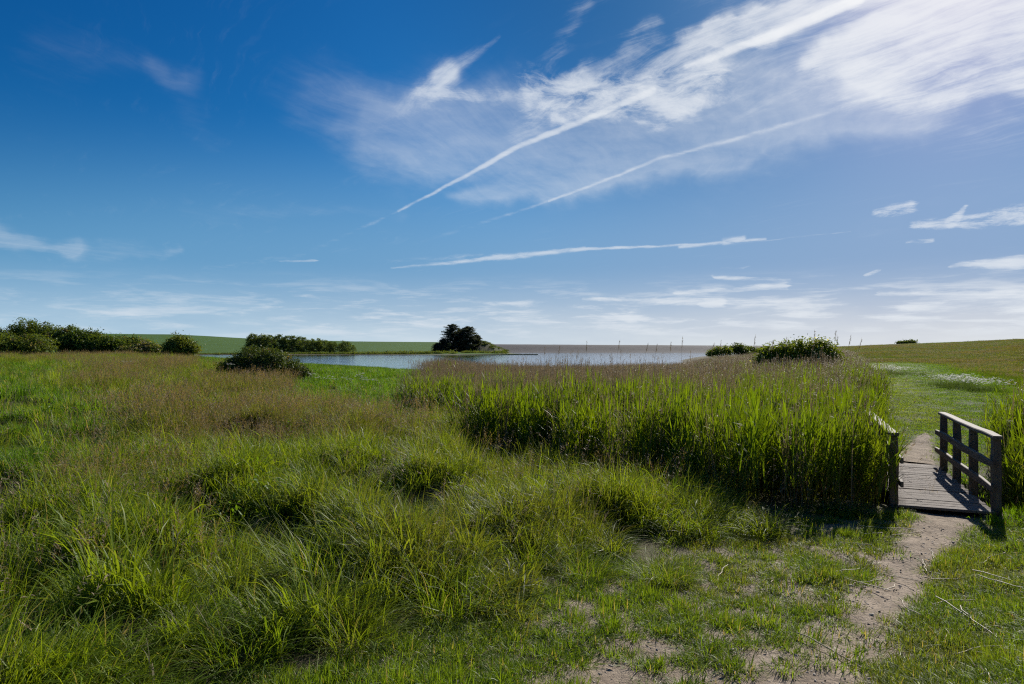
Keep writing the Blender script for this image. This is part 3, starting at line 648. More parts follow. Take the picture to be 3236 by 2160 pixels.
# ------------------------------------------------------------------ single plants: tussocks, tufts, stalks
def tussock_mesh(k, mat=None):
    g = Geo(); n = 620; b, a = disc(n, .23, .6); az = lean_az(a + R.normal(0, 1.0, n), .2)
    V, Q, C = blades(b, az, R.uniform(.18, .52, n), np.abs(R.normal(.42, .32, n)), R.uniform(.3, 1.8, n), R.uniform(.003, .0065, n), 5, kind=(R.random(n) < .12) * R.uniform(.3, 1, n)); g.add(V, Q, C)
    n = 160; b, a = disc(n, .17, .6)
    V, Q, C = blades(b, a + R.normal(0, .5, n), R.uniform(.15, .34, n), R.uniform(.5, 1.2, n), R.uniform(.8, 1.8, n), R.uniform(.003, .005, n), 4, kind=.7); g.add(V, Q, C)
    return g.mesh('tussock', M['meadow'])
tm = [tussock_mesh(k) for k in range(4)]
TL = ['large arching grass tussock with dark hollow foot beside the bare sandy corner', 'grass tussock with dark shaded foot midway along the meadow edge', 'low bright tussock jutting into the short turf nearest the bridge',
      'yellow green tussock at the meadow edge between two shaded tussocks', 'broad tussock deep in the meadow with a wide dark hollow below', 'dark hollowed tussock beside the bright green patch', 'tussock with crossing dead blades in the left meadow',
      'small tussock in the bottom centre beside bare soil', 'fresh green tussock at the bottom edge of the meadow', 'wispy tussock in the lower left meadow', 'tussock in the middle of the meadow below the reeds']
for i, (tx, ty, r) in enumerate(tus):
    s = r / .30
    o = obj('grass_tussock', tm[i % 4], None, (tx, ty, float(HZ([tx], [ty])[0]) - .02), (0, 0, R.uniform(-.5, .5)), TL[i], 'tussock', 'large grass tussocks along the meadow edge'); o.scale = (s * 1.15, s * 1.15, s * .95)
tuf = [tuft(.09, 110, .04, .13, .0048, .5, 1.1, 4, .08)(k, M['turf']) for k in range(4)]
pts = [(2560,2010),(2670,1890),(2720,1770),(2640,1740),(2590,1790),(2690,2030),(2740,2030),(2610,1930),(2780,1770),(2830,1700),(2570,2100),(2330,2050),(2210,2060),(2420,1960),(2480,1840),(2540,1760),(2740,1690),(2650,2090),(2860,2090),(2470,2130),(2380,1900),(2180,1960),(2800,1980),(2610,1690),(2700,1830)]
for px, py in pts:
    d = (CH - .2) * F / (py - HY); tx, ty = XY(px + R.normal(0, 8), d)
    o = obj('grass_tuft', tuf[int(R.integers(0, 4))], None, (tx, ty, float(HZ([tx], [ty])[0])), (0, 0, R.uniform(-1, 1)), 'small isolated grass tuft standing on the bare sandy ground', 'grass tuft', 'grass tufts dotted over the bare sand')
    s = R.uniform(1.05, 1.75); o.scale = (s, s, s * R.uniform(.8, 1.2))
# broken dry reed stems on the ground
def stem_mesh(k):
    g = Geo(); L = .22 + .09 * k; t = np.linspace(-.5, .5, 7)
    p = np.stack([t * L, R.normal(0, .25) * L * t ** 2 + R.normal(0, .006, 7), .012 + .02 * np.abs(R.normal(0, .5)) * (t + .5)], -1)
    g.tube(p, np.full(7, .0042), 5, (R.random(), .5, 0)); return g.mesh('stem', M['straw'])
sm = [stem_mesh(k) for k in range(5)]
pts = [(2945,1715,1.2),(2915,1745,1.1),(2660,1790,.5),(2720,1825,2.2),(2815,1785,1.8),(2815,1825,.7),(2740,1810,.2),(2860,1900,1.4),(3035,1930,1.7),(3070,1960,1.35),(2990,2000,1.0),(3080,1895,.3),(3000,1870,.2),(3170,1800,2.2),(3200,1830,2.1),(2440,1830,1.2),(2700,1690,2.4),(3130,1720,.5),(2870,1650,.4),(2800,1640,2.6),(2760,1660,.1),(2980,1790,.2),(3100,2060,.1),(2620,2080,2.0),(2270,1815,1.1)]
for i, (px, py, a) in enumerate(pts):
    d = (CH - .16) * F / (py - HY); tx, ty = XY(px, d)
    obj('dry_stem', sm[i % 5], None, (tx, ty, float(HZ([tx], [ty])[0]) + .03), (R.normal(0, .08), R.normal(0, .08), a), 'pale broken dry reed stem lying on the trodden ground', 'dry stem', 'dry reed stems lying about the path')
# tall reed stems rising above the skyline
def lone_reed(k):
    g = Geo(); L = 1.0; z = np.linspace(0, 1, 8); bend = (.06 + .05 * k) * z ** 3
    g.tube(np.stack([bend, z * 0, z], -1), np.full(8, .003), 4, (.3, .5, 0))
    P = np.stack([np.interp(np.linspace(.86, 1, 8), z, bend), np.zeros(8), np.linspace(.86, 1, 8)], -1)
    V, Q, C = spikelets(P, None, 60, .075, .03, .009, True); g.add(V, Q, C); return g.mesh('reed_stem', M['cane'])
lm = [lone_reed(k) for k in range(5)]
pts = [(2570,1050,26),(2632,1048,27),(2642,1066,28),(2672,1064,26),(2590,1098,24),(2480,1070,28),(2433,1078,27),(2374,1066,28),(2264,1080,30),(2236,1088,28),(2152,1070,28),(2115,1083,30),(1945,1080,28),(1850,1082,29),(2030,1088,30),(1720,1100,32),(1760,1095,30),(2065,1090,31),(2555,1082,27),(2700,1075,25)]
for i, (px, py, d) in enumerate(pts):
    tx, ty, tz = PT(px, py, d); z0 = float(HZ([tx], [ty])[0])
    o = obj('tall_reed', lm[i % 5], None, (tx, ty, z0), (0, 0, R.normal(0, .5)), 'tall reed stem with drooping seed head rising above the reed bed into the sky', 'reed', 'tall reed stems above the skyline'); o.scale = (1., 1., tz - z0)
# cow parsley by the dark bramble
def parsley(k):
    g = Geo(); h = .75
    g.tube([(0, 0, 0), (.02, 0, h * .5), (.05, .0, h)], [.006, .005, .004], 5, (.3, .5, 0))
    us = []
    for j in range(7):
        u = Geo()
        a = j * 2.4; L = .10 + .08 * R.random(); c = np.array([.05 + math.cos(a) * L, math.sin(a) * L, h + .03 + R.random() * .08])
        g.tube([(.05, 0, h - .12 * (j % 3)), c], [.003, .002], 4, (.3, .5, 0)); n = 44
        b = c + np.c_[disc(n, .042)[0][:, :2], R.normal(0, .005, n)]
        V, Q, C = blades(b, R.uniform(0, 6.28, n), np.full(n, .02), np.full(n, 1.4), np.zeros(n), np.full(n, .02), 1, kind=1.); u.add(V, Q, C); us.append(u.mesh('flower_head', M['petal']))
    b = np.zeros((10, 3)); b[:, 2] = R.uniform(.05, .5, 10)
    V, Q, C = blades(b, R.uniform(0, 6.28, 10), R.uniform(.15, .3, 10), R.uniform(.6, 1.2, 10), R.uniform(.2, .8, 10), np.full(10, .03), 3); g.add(V, Q, C)
    return g.mesh('stem', M['meadow']), us
pm = [parsley(k) for k in range(3)]
pts = [(985,1180),(1010,1190),(1040,1187),(1060,1195),(1090,1190),(1130,1185),(1145,1192),(1155,1205),(1172,1210),(1185,1205),(1108,1200),(1030,1203),(1140,1178),(725,1147),(390,1152),(412,1158),(395,1149)]
for i, (px, py) in enumerate(pts):
    d = 27 if i < 13 else (30 if i == 13 else 36); tx, ty = XY(px, d); a, b = pm[i % 3]
    z0 = float(HZ([tx], [ty])[0]); top = CH - (py - HY) / F * d
    o = obj('cow_parsley', None, None, (tx, ty, z0), (0, 0, R.uniform(0, 6)), 'white flowering cow parsley ' + ('in the green grass beside the dark bramble mound' if i < 13 else 'standing up against the dark bramble mound' if i == 13 else 'in the brown meadow before the hedge'), 'cow parsley', 'cow parsley plants in the meadow')
    s = max(.6, top - z0) / .85; o.scale = (s, s, s); obj('stem', a, o)
    for u in b: obj('flower_head', u, o)

# ------------------------------------------------------------------ shrubs and trees
def leaf_cards(g, P, Nrm, size, kind=0., aspect=1.5, jit=.9):
    """two-triangle leaves (kites) at P, roughly facing Nrm"""
    n = len(P); nn = Nrm + R.normal(0, jit, (n, 3)); nn /= np.linalg.norm(nn, axis=1)[:, None] + 1e-9
    a = np.cross(nn, R.normal(0, 1, (n, 3))); a /= np.linalg.norm(a, axis=1)[:, None] + 1e-9; b = np.cross(nn, a)
    s = (size * R.uniform(.6, 1.35, n))[:, None]
    V = np.stack([P - a * s * aspect / 2, P + b * s * .42 + nn * s * .12, P + a * s * aspect / 2, P - b * s * .42 + nn * s * .12], 1)
    C = np.zeros((n, 4, 3)); C[..., 0] = R.random(n)[:, None]; C[..., 1] = .6; C[..., 2] = np.broadcast_to(np.asarray(kind, float), (n,))[:, None]
    g.add(V, np.arange(n * 4).reshape(n, 4), C.reshape(-1, 3))
def bush(lobes, n, size, clump=.16, nclump=None, dead=.03, flowers=0, fsize=.06, seed=0, inner=.25):
    """lobes: (x, y, z, rx, ry, rz). Returns crown and stem meshes data (Geo, Geo)"""
    lo = np.array(lobes, float); w = (lo[:, 3] * lo[:, 5]) ** .9; w /= w.sum()
    nc = nclump or n // 28
    k = R.choice(len(lo), nc, p=w); u = R.normal(0, 1, (nc, 3)); u[:, 2] = np.where(u[:, 2] < -.25, -u[:, 2], u[:, 2]); u /= np.linalg.norm(u, axis=1)[:, None]
    rr = np.where(R.random(nc) < inner, R.uniform(.4, .85, nc), R.uniform(.82, 1.03, nc)) * (1 + .16 * np.sin(u[:, 0] * 7 + k) * np.sin(u[:, 2] * 6 + k * 2) + R.normal(0, .05, nc))
    cc = lo[k, :3] + u * lo[k, 3:] * rr[:, None]; keep = cc[:, 2] > .04; cc, uu = cc[keep], u[keep]; nc = len(cc)
    j = R.integers(0, nc, n); cs = R.uniform(.6, 1.4, nc)[j, None]
    P = cc[j] + R.normal(0, 1, (n, 3)) * clump * cs * np.array([1, 1, .75]); m = P[:, 2] > .01; P = P[m]; j = j[m]
    crn = R.random(nc); g = Geo()
    leaf_cards(g, P, uu[j] * .8 + np.array([0, 0, .55]), size, kind=np.where(crn[j] < dead, .8, 0))
    if flowers:
        top = np.where((uu[:, 2] > .1))[0]; f = R.choice(top, flowers)
        for q in f:
            b = cc[q] + uu[q] * clump * .9 + R.normal(0, .03, 3); m_ = 14
            leaf_cards(g, b + R.normal(0, 1, (m_, 3)) * [fsize, fsize, fsize * .25], np.tile([0, 0, 1.], (m_, 1)), fsize * .6, kind=1., jit=.3)
    s = Geo()
    for q in R.choice(nc, min(nc, 26), replace=False):
        tip = cc[q]; b = np.array([tip[0] * .35 + R.normal(0, .1), tip[1] * .35, 0.]); t = np.linspace(0, 1, 6)[:, None]
        p = b + (tip - b) * t + np.sin(t * 3.1) * R.normal(0, .12, 3); s.tube(p, np.linspace(.03, .008, 6) * (1 + np.linalg.norm(tip) * .15), 5)
    return g, s
def put_bush(name, px, d, lobes, n, size, mat, label, cat, group=None, z=None, **k):
    g, s = bush(lobes, n, size, **k); x, y = XY(px, d); z0 = float(HZ([x], [y])[0]) - .03 if z is None else z
    o = obj(name, None, None, (x, y, z0), (0, 0, 0), label, cat, group)
    obj('foliage', g.mesh('foliage', mat), o); obj('branches', s.mesh('branches', M['bark']), o)
    return o
def lob(px0, d, items):
    """items (px, py_top, halfwidth px, depth m) in photo pixels -> lobes relative to (px0, ground)"""
    x0, y0 = XY(px0, d); zg = float(HZ([x0], [y0])[0]); r = []
    for px, py, hw, dy in items:
        top = CH - (py - HY) / F * d - zg; w = hw / F * d
        r.append(((px - px0) / F * d, dy, top * .42, w, w * .9, top * .58))
    return r
HG = 'wind clipped thorn bushes forming the hedge'
for px, d, it, lab in (
    (45, 74, [(20, 1062, 70, 0), (85, 1058, 55, .6), (-60, 1065, 60, .5), (110, 1078, 34, -.3)], 'yellow green rounded bush at the front of the hedge'),
    (110, 84, [(85, 1014, 50, 0), (130, 1026, 42, .4), (60, 1032, 40, .8), (150, 1045, 40, 0)], 'tallest dark thorn bush standing up behind the yellow green bush'),
    (200, 84, [(180, 1030, 48, 0), (215, 1036, 42, .5), (160, 1044, 40, -.8), (235, 1050, 36, 0)], 'dark thorn bush second tallest in the hedge'),
    (270, 83, [(258, 1045, 44, 0), (292, 1054, 40, .4), (240, 1062, 30, -1)], 'thorn bush with dark hollows in the middle of the hedge'),
    (335, 82, [(320, 1062, 40, 0), (350, 1067, 36, .4), (300, 1078, 30, -.8)], 'low thorn bush where the hedge slopes down'),
    (400, 84, [(385, 1068, 36, .5), (420, 1070, 34, 0), (440, 1075, 30, .5)], 'small dark thorn bush before the low end of the hedge'),
    (462, 83, [(455, 1084, 26, 0), (480, 1092, 20, 0), (430, 1096, 34, -1.)], 'brown twiggy bush at the low end of the hedge'),
    (-90, 80, [(-110, 1050, 70, 0), (-40, 1042, 50, 1)], 'leafy bush at the outer end of the hedge')):
    put_bush('thorn_bush', px, d, lob(px, d, [(a_, b_, c_ * 1.18, d_) for a_, b_, c_, d_ in it]), 15000, .15, M['scrub'] if lab[0] != 'y' else M['hawthorn'], lab, 'bush', HG, clump=.26, dead=.05 if 'brown' not in lab else .45, nclump=330)
put_bush('round_bush', 568, 70, lob(568, 70, [(565, 1062, 36, 0), (590, 1072, 34, 0), (545, 1078, 30, .3), (575, 1066, 30, -.6), (608, 1092, 16, 0)]), 11000, .14, M['hawthorn'], 'single rounded green bush standing apart in front of the lagoon', 'bush', clump=.22, nclump=320)
put_bush('bramble_mound', 820, 33, lob(820, 33, [(800, 1100, 74, .2), (860, 1110, 70, 0), (745, 1128, 54, 0), (915, 1142, 50, .2), (950, 1164, 32, .1), (710, 1165, 28, 0), (830, 1104, 64, .8)]), 26000, .062, M['bramble'], 'dark low bramble mound in the middle of the meadow', 'bramble', clump=.12, nclump=900, dead=.03)
put_bush('elder_bush', 2530, 34, lob(2530, 34, [(2590, 1074, 52, 0), (2530, 1078, 52, .3), (2470, 1084, 46, 0), (2430, 1098, 34, .2), (2640, 1100, 24, .2), (2404, 1128, 22, -.2)]), 30000, .08, M['elder'], 'leafy elder bush with cream flowers rising out of the reed bed', 'elder bush', clump=.16, nclump=1000, flowers=40, fsize=.075)
put_bush('low_bush', 2335, 195, lob(2335, 195, [(2325, 1088, 22, 0), (2345, 1096, 20, 0)]), 5000, .26, M['scrub'], 'taller of the far dark bushes on the reedy point', 'bush', 'far bushes on the point', clump=.4, nclump=150)
put_bush('low_bush', 2290, 190, lob(2290, 190, [(2270, 1098, 22, 0), (2295, 1095, 18, 1), (2250, 1106, 14, 0)]), 5000, .26, M['elder'], 'lower pale green bush on the edge of the reedy point', 'bush', 'far bushes on the point', clump=.4, nclump=150)
put_bush('low_bush', 2370, 200, lob(2370, 200, [(2365, 1097, 20, 0), (2395, 1105, 16, 0)]), 5000, .26, M['scrub'], 'small rounded bush at the inland end of the reedy point', 'bush', 'far bushes on the point', clump=.4, nclump=150)
for px, w, h, lab in ((2862, 12, 4, 'dark bush breaking the skyline of the rising field'), (2880, 13, 5, 'taller dark bush breaking the skyline of the rising field'), (2846, 8, 3, 'low scrub beside the skyline bushes')):
    d = 268; x, y = XY(px, d); zz = float(HZ([x], [y])[0]); s = d / F
    put_bush('skyline_bush', px, d, [(0, 0, h * s * .4, w * s, w * s * .8, h * s * 1.1)], 1600, .35, M['scrub'], lab, 'bush', 'bushes on the field skyline', clump=.4, nclump=60)

# --- copse of slim trees along the lagoon shore
def copse_tree(k):
    H = 12.; g, s = Geo(), Geo(); n = 950; nc = 46
    t = R.uniform(.03, 1, nc) ** .8; rr = (2.1 * np.sin(np.clip(t, .05, .96) * 2.75 + .25) + .35) * R.uniform(.4, 1.05, nc); a = R.uniform(0, 6.28, nc)
    cc = np.stack([rr * np.cos(a), rr * np.sin(a), H * t * R.uniform(.93, 1.0, nc)], -1)
    j = R.integers(0, nc, n); P = cc[j] + R.normal(0, 1, (n, 3)) * [.5, .5, .42]
    leaf_cards(g, P, np.tile([.2, 0, .8], (n, 1)), .46)
    s.tube([(0, 0, -.3), (.1, 0, H * .35), (R.normal(0, .3), 0, H * .7), (R.normal(0, .4), 0, H * .93)], [.17, .14, .09, .03], 6)
    for q in R.choice(nc, 14, replace=False):
        z0 = cc[q, 2] * .72; s.tube([(0, 0, z0), cc[q] * [.5, .5, 1] * [1, 1, .9], cc[q]], [.07, .05, .02], 4)
    return g.mesh('crown', M['copse']), s.mesh('trunk', M['bark'])
cm = [copse_tree(k) for k in range(6)]
top = lambda px: np.interp(px, [775, 800, 900, 960, 1040, 1075, 1085, 1100, 1118], [1064, 1055, 1059, 1066, 1075, 1082, 1074, 1075, 1092])
k = 0
for row in range(2):
    for px in np.linspace(783, 1112, 27) + (row * 6):
        px = px + R.normal(0, 2.2); d = 452 + row * 7 + R.normal(0, 1); x, y = XY(px, d); zb = -1.1; h = CH - (top(px) + R.normal(1.5, 2.2) - HY) / F * d - zb
        if 1062 < px < 1074 and row: continue
        a, b = cm[k % 6]; k += 1; edge = 'slim green tree in the long copse on the lagoon shore'
        if row == 0 and px < 790: edge = 'leafy tree at the tall thick end of the lagoon copse, nearest the round bush'
        if row == 0 and px > 1105: edge = 'short tree at the low end of the lagoon copse, nearest the cypresses'
        o = obj('copse_tree', None, None, (x, y, zb), (0, 0, R.uniform(0, 6)), edge, 'tree', 'slim trees of the lagoon copse'); s = max(.3, h / 12)
        o.scale = (s ** .5 * 1.05, s ** .5 * 1.05, s); obj('crown', a, o); obj('trunk', b, o)
# --- cypresses
def cypress(H, W, n=9000, lowest=.2):
    g, s = Geo(), Geo(); lean = R.normal(0, .3)
    s.tube([(0, 0, -.5), (.1, 0, H * .3), (lean * .5, 0, H * .65), (lean, 0, H * .95)], [.55, .42, .26, .06], 8)
    s.tube([(.5, .2, -.5), (1.0, .3, H * .3), (1.6, .2, H * .7)], [.35, .28, .08], 7); s.tube([(-.6, -.2, -.5), (-1.2, .2, H * .32), (-1.9, .1, H * .72)], [.32, .25, .08], 7)
    nb = 72
    for i in range(nb):
        t = lowest + (1 - lowest) * (i + R.random()) / nb; a = i * 2.4 + R.normal(0, .3)
        prof = np.interp(t, [lowest, .35, .6, .8, .92, 1], [.86, 1., .98, .82, .58, .16]); L = W / 2 * prof * R.uniform(.76, 1.1)
        b = np.array([lean * t, 0, H * t * .97]); e = b + np.array([math.cos(a) * L, math.sin(a) * L, L * R.uniform(.10, .34)])
        if e[2] > H: e[2] = H
        s.tube([b, (b + e) / 2 + [0, 0, -.15], e], [.14, .09, .03], 5)
        m = int(n / nb); q = R.random(m) ** .65; P = b + (e - b) * q[:, None]
        sp = (.35 + .25 * L * (1 - np.abs(q - .7))) ; P = P + R.normal(0, 1, (m, 3)) * np.stack([sp * .5, sp * .5, .21 + 0 * sp], -1) + np.array([0, 0, .15])
        leaf_cards(g, P, np.tile([math.cos(a) * .3, math.sin(a) * .3, .9], (m, 1)), .55, aspect=2.0, jit=.45)
    return g.mesh('crown', M['cypress']), s.mesh('trunk', M['bark'])
for px, d, tp, W, lab, lw in ((1430, 492, 1023, 15, 'tallest dark cypress of the pair, domed and ragged', .06), (1478, 494, 1031, 15.5, 'broad dark cypress beside the earth bluff', .06), (1455, 499, 1042, 12, 'dark cypress between and behind the two big domed crowns', .08),
                          (1403, 490, 1070, 9, 'low dark cypress skirting the tallest one', .08), (1383, 489, 1086, 8, 'lowest spreading dark cypress at the field side of the group', .05), (1505, 500, 1058, 8, 'slender dark cypress right against the earth bluff', .15)):
    x, y = XY(px, d); zb = float(bluff_z(np.array([px]), np.array([d]), np.array([x]))[0]) * .6 - .4; zb = max(zb, -1.0) if px < 1450 else max(-.9, zb)
    H = CH - (tp - HY) / F * d - zb; a, b = cypress(H, W, 9000 if H > 12 else 3500, lw)
    o = obj('cypress_tree', None, None, (x, y, zb), (0, 0, 0), lab, 'tree', 'dark cypresses by the lagoon'); obj('crown', a, o); obj('trunk', b, o)
# low saltmarsh scrub along the far shore
def scrubclump(k, mat):
    g = Geo(); n = 220; P = R.normal(0, 1, (n, 3)) * [1.4, .8, .45]; P[:, 2] = np.abs(P[:, 2]); leaf_cards(g, P, np.tile([0, 0, 1.], (n, 1)), .42); return g.mesh('scrub', mat)
cB, _ = protos('scrub_clump', scrubclump, 4, M['copse'])
n = 620; px = R.uniform(560, 1590, n); d = R.normal(0, 3, n) + np.interp(px, [560, 1300, 1600], [437, 440, 482]); x, y = (px - CX) / F * d, d
keep = (fbm(px * .02, d * .1, 161) > .36); x, y, px = x[keep], y[keep], px[keep]
bp = R.uniform(1520, 1600, 90); bd = R.uniform(500, 530, 90); x = np.r_[x, (bp - CX) / F * bd]; y = np.r_[y, bd]; px = np.r_[px, bp]; n = len(x)
sz = np.where(np.arange(n) < n - 90, -1.05, bluff_z(px, y, x) - .15)
me_ = bpy.data.meshes.new('shore_scrub'); me_.vertices.add(n); me_.vertices.foreach_set('co', np.stack([x, y, sz], -1).astype(np.float32).ravel())
hs = np.interp(px, [560, 760, 1200, 1400], [.5, .7, 1.2, 1.7]) * R.uniform(.6, 1.3, n) * np.where(np.arange(n) < n - 90, 1, .3)
for nm, ty, v, f in (('idx', 'INT', R.integers(0, 4, n).astype(np.int32), 'value'), ('rot', 'FLOAT_VECTOR', np.stack([0 * x, 0 * x, R.uniform(0, 6, n)], -1).astype(np.float32), 'vector'), ('scl', 'FLOAT_VECTOR', np.stack([1 + 0 * x, 1 + 0 * x, hs], -1).astype(np.float32), 'vector'), ('tint', 'FLOAT', (R.random(n) * .3).astype(np.float32), 'value')):
    a = me_.attributes.new(nm, ty, 'POINT'); a.data.foreach_set(f, v.ravel())
o = obj('shore_scrub', me_, label='low dark marsh scrub along the far lagoon shore', kind='stuff'); md = o.modifiers.new('scatter', 'NODES'); md.node_group = gn_tree(cB)

# ------------------------------------------------------------------ footbridge
def mat_wood():
    m, nt, out = newmat('weathered_wood')
    tc = N(nt, 'ShaderNodeTexCoord'); at = N(nt, 'ShaderNodeAttribute', attribute_name='col'); sp = N(nt, 'ShaderNodeSeparateColor'); nt.links.new(at.outputs['Color'], sp.inputs[0])
    # grain runs along whichever axis the piece was cut: stored in the green channel (0 = x, .5 = y, 1 = z)
    vx = N(nt, 'ShaderNodeMapping'); vx.inputs['Scale'].default_value = (1.2, 26, 26); nt.links.new(tc.outputs['Object'], vx.inputs[0])
    vy = N(nt, 'ShaderNodeMapping'); vy.inputs['Scale'].default_value = (26, 1.2, 26); nt.links.new(tc.outputs['Object'], vy.inputs[0])
    vz = N(nt, 'ShaderNodeMapping'); vz.inputs['Scale'].default_value = (26, 26, 1.2); nt.links.new(tc.outputs['Object'], vz.inputs[0])
    def mv(f, a, b):
        n = N(nt, 'ShaderNodeMix', data_type='VECTOR'); nt.links.new(f, n.inputs[0]); nt.links.new(a, n.inputs[4]); nt.links.new(b, n.inputs[5]); return n.outputs[1]
    v = mv(mth(nt, 'GREATER_THAN', sp.outputs[1], .75), mv(mth(nt, 'GREATER_THAN', sp.outputs[1], .25), vx.outputs[0], vy.outputs[0]), vz.outputs[0])
    gr = noise(nt, v, 1.6, 8, .65, .6); c = mixc(nt, ramp(nt, gr, .3, .7), (.085, .066, .052), (.19, .16, .13))
    c = mixc(nt, ramp(nt, noise(nt, tc.outputs['Object'], 5., 6), .5, .72), c, (.15, .135, .10))
    c = mixc(nt, mth(nt, 'MULTIPLY', sp.outputs[0], .5), c, (.13, .095, .07))
    c = mixc(nt, ramp(nt, noise(nt, v, 4.5, 4, .7), .63, .7), c, (.035, .028, .022))
    c = mixc(nt, sp.outputs[2], c, mixc(nt, ramp(nt, gr, .3, .7), (.25, .205, .17), (.40, .34, .29)))
    p = N(nt, 'ShaderNodeBsdfPrincipled'); nt.links.new(c, p.inputs['Base Color']); p.inputs['Roughness'].default_value = .75; p.inputs['Specular IOR Level'].default_value = .28
    b = N(nt, 'ShaderNodeBump'); b.inputs['Strength'].default_value = .4; b.inputs['Distance'].default_value = .004; nt.links.new(gr, b.inputs['Height']); nt.links.new(b.outputs[0], p.inputs['Normal'])
    nt.links.new(p.outputs[0], out.inputs[0]); return m
M['wood'] = mat_wood()
def beam(g, x0, x1, y0, y1, z0, z1, ax, bev=.008, wob=.003, r=None, dk=0.):
    """bevelled slightly uneven timber along axis ax with chamfered long edges"""
    lo, hi = np.array([x0, y0, z0]), np.array([x1, y1, z1]); o = [i for i in range(3) if i != ax]; a, b = o
    n = 8; t = np.linspace(lo[ax], hi[ax], n); ca, cb = (lo[a] + hi[a]) / 2, (lo[b] + hi[b]) / 2; ha, hb = (hi[a] - lo[a]) / 2, (hi[b] - lo[b]) / 2
    ring = [(-1, -1, 0, 1), (-1, -1, 1, 0), (1, -1, -1, 0), (1, -1, 0, 1), (1, 1, 0, -1), (1, 1, -1, 0), (-1, 1, 1, 0), (-1, 1, 0, -1)]
    V = []
    for q in range(n):
        da, db = R.normal(0, wob, 2); s = 1 - (.012 / ha if q in (0, n - 1) else 0) * .5
        for sa, sb, ea, eb in ring:
            p = np.zeros(3); p[ax] = t[q]; p[a] = ca + da + (sa * ha + ea * bev) * s; p[b] = cb + db + (sb * hb + eb * bev) * s; V.append(p)
    i = np.arange(n - 1)[:, None] * 8; j = np.arange(8)[None]; j2 = (j + 1) % 8
    Qd = np.stack([i + j, i + j2, i + 8 + j2, i + 8 + j], -1).reshape(-1, 4)
    if ax == 1: Qd = Qd[:, ::-1]
    rr = R.random() if r is None else r; g.add(V, Qd, (rr, ax / 2, dk))
    m = len(V); capq = []
    for e in (0, (n - 1) * 8):
        k = [e + q for q in range(8)]; f = [[k[0], k[1], k[2], k[3]], [k[0], k[3], k[4], k[7]], [k[4], k[5], k[6], k[7]]]
        capq += [x[::-1] for x in f] if (e == 0) != (ax == 1) else f
    g.Q[4].append(np.array(capq) + g.n - m)
br = obj('footbridge', None, None, (BR_O[0], BR_O[1], 0), (0, 0, -BR_H), 'weathered wooden footbridge with plank deck and two railings', 'footbridge')
g = Geo(); y = .0; DZ = .07
while y < 3.72:                                   # grooved deck planks
    w = .142; z = DZ + R.normal(0, .003); xo = R.normal(0, .008); rr = R.random()
    beam(g, -.57 + xo, .50 + xo, y, y + w, z - .036, z - .008, 0, .004, .001, rr)
    for q in range(4): beam(g, -.57 + xo, .50 + xo, y + .006 + q * .0345, y + .006 + q * .0345 + .023, z - .0085, z, 0, .003, .0006, rr, .75)
    y += w + .015
obj('deck', g.mesh('deck', M['wood'], False), br)
for sx in (-.42, .42):
    g = Geo(); beam(g, sx - .05, sx + .05, -.02, 3.78, DZ - .20, DZ - .038, 1); obj('deck_beam', g.mesh('deck_beam', M['wood'], False), br)
for side in (-1, 1):
    xs_ = side * .60 - (.03 if side > 0 else 0.); off = .14 if side > 0 else 0.
    for k, y in enumerate((.13, 1.33, 2.42, 3.46)):
        g = Geo(); beam(g, xs_ - .052, xs_ + .052, y + off - .052, y + off + .052, -.75, .948 + .002 * k, 2, .007, .003); obj('post', g.mesh('post', M['wood'], False), br)
    g = Geo(); beam(g, xs_ - .062, xs_ + .062, off + .03, off + 3.62, .952, 1.002, 1, .01, .003, .1); obj('handrail', g.mesh('handrail', M['wood'], False), br)
    xi = xs_ - side * .078
    g = Geo(); beam(g, xi - .024, xi + .024, off - .04, off + 3.66, .60, .70, 1, .006, .003, .2); obj('middle_rail', g.mesh('middle_rail', M['wood'], False), br)
    g = Geo(); beam(g, xi - .024, xi + .024, off - .03, off + 3.64, .29, .39, 1, .006, .003, .3); obj('lower_rail', g.mesh('lower_rail', M['wood'], False), br)

